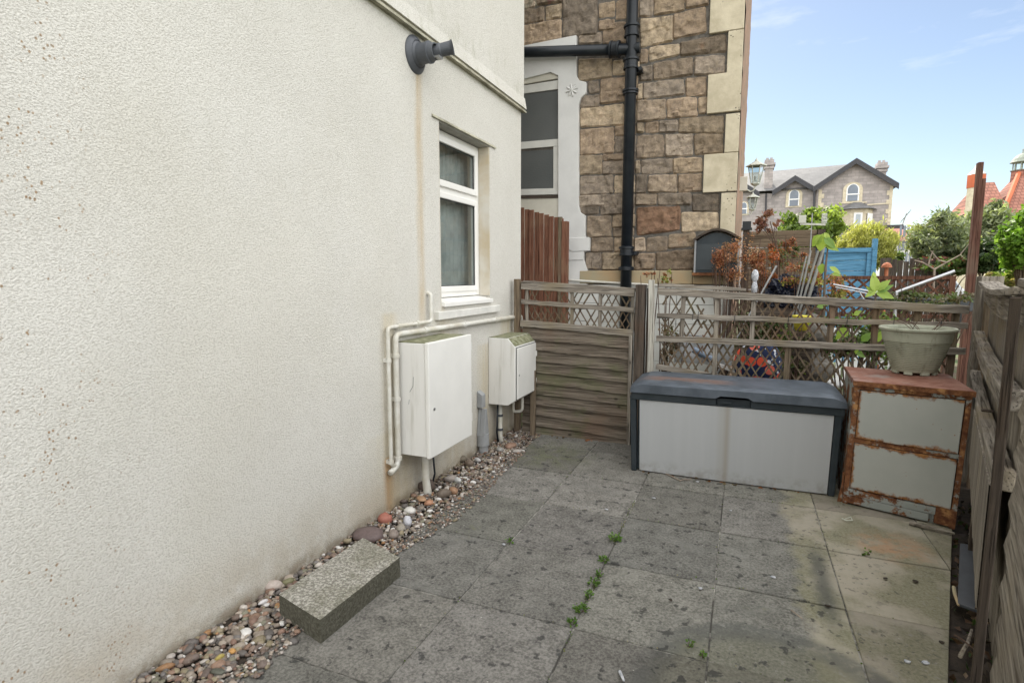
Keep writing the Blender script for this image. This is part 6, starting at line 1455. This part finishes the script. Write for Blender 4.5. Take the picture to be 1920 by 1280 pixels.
# pale flakes & dark leaf bits
FL = [(1137, 955, 'cloth'), (1226, 934, 'cloth'), (1370, 957, 'cloth'), (1313, 1103, 'cloth'), (1450, 1082, 'cloth'), (1308, 903, 'cloth'), (945, 1021, 'cloth'), (1660, 1085, 'soil'), (1715, 1090, 'soil'), (1765, 1204, 'soil'), (1552, 1136, 'soil'), (1257, 1125, 'soil'), (1700, 1240, 'cloth'), (1735, 1243, 'cloth')]
for i, (u, v, mt) in enumerate(FL):
    p = atz(u, v, .004); m = MB(); r_ = rnd(.009, .016); m.prism([(r_ * rnd(.6, 1.2) * math.cos(t), r_ * rnd(.5, .9) * math.sin(t), rnd(0, .003)) for t in (0, 1, 2.2, 3.3, 4.4, 5.4)], (0, 0, .004)); o = m.build('flake' if mt == 'cloth' else 'dead_leaf', mt, None); o.location = p
    tag(o, 'small white flake lying on the grey paving' if mt == 'cloth' else 'small dark crumpled leaf lying on the paving', 'flake' if mt == 'cloth' else 'leaf', 'white flakes on the paving' if mt == 'cloth' else 'dark leaf scraps on the paving')
p = atz(1655, 1010, .01) if False else atz(1585, 972, .01)
m = MB(); m.tube([(0, 0, 0), (.03, .01, .012), (.035, -.02, .004), (.0, -.03, .002), (-.02, -.01, .004)], .003, 5); o = m.build('plastic_scrap', 'green_', None) if False else m.build('plastic_scrap', 'lead', None); o.location = p; tag(o, 'curled green plastic scrap on the paving before the cabinet', 'litter')
# dark tile in the soil strip
tl = [atz(1800, 1022, .012), atz(1846, 1030, .012), atz(1836, 1150, .012), atz(1795, 1135, .012)]
m = MB(); c_ = sum(tl, Vector()) / 4; m.prism([q - c_ for q in tl], (0, 0, .014)); o = m.build('slate_tile', 'dgrey', None, bevel=.002); o.location = c_; tag(o, 'dark grey flat tile lying in the soil strip by the right fence', 'tile')
m = MB(); random.seed(12)
for k in range(14): leafquad(m, Vector((rnd(-.05, .05), rnd(-.03, .03), rnd(0, .03))), rnd(.02, .04), (.6, .62, .62), 1.2)
o = m.build('foil_scrap', 'alu', None); o.location = atz(1832, 1015, .03); tag(o, 'crumpled clear plastic scrap at the far end of the dark tile', 'litter')
m = MB(); random.seed(13)
for k in range(420):
    y = rnd(1.6, 4.6); xe = .767 + (y - 2.384) * .2885; leafquad(m, Vector((xe + rnd(.01, .3), y, rnd(-.03, .0))), rnd(.012, .035), random.choice([(.10, .06, .04), (.06, .045, .035), (.14, .10, .07), (.04, .03, .028), (.05, .08, .03)]), 1.5)
o = m.build('leaf_litter', 'leaf', None); o['kind'] = 'stuff'; tag(o, 'dark dead leaves and scraps in the soil strip by the right fence', 'leaf litter')
m = MB()
for k in range(40):
    x = rnd(-1.95, -1.2) if k < 14 else rnd(-.7, .6); y = 4.86 if k < 14 else 4.215; leafquad(m, Vector((x, y + rnd(-.03, .03), rnd(.003, .015))), rnd(.012, .03), random.choice([(.22, .09, .04), (.12, .08, .05), (.16, .13, .08)]), 1.5, (1, 0, .1))
o = m.build('leaf_litter', 'leaf', None); o['kind'] = 'stuff'; tag(o, 'scattered brown leaves along the foot of the far fence and chest', 'leaf litter')
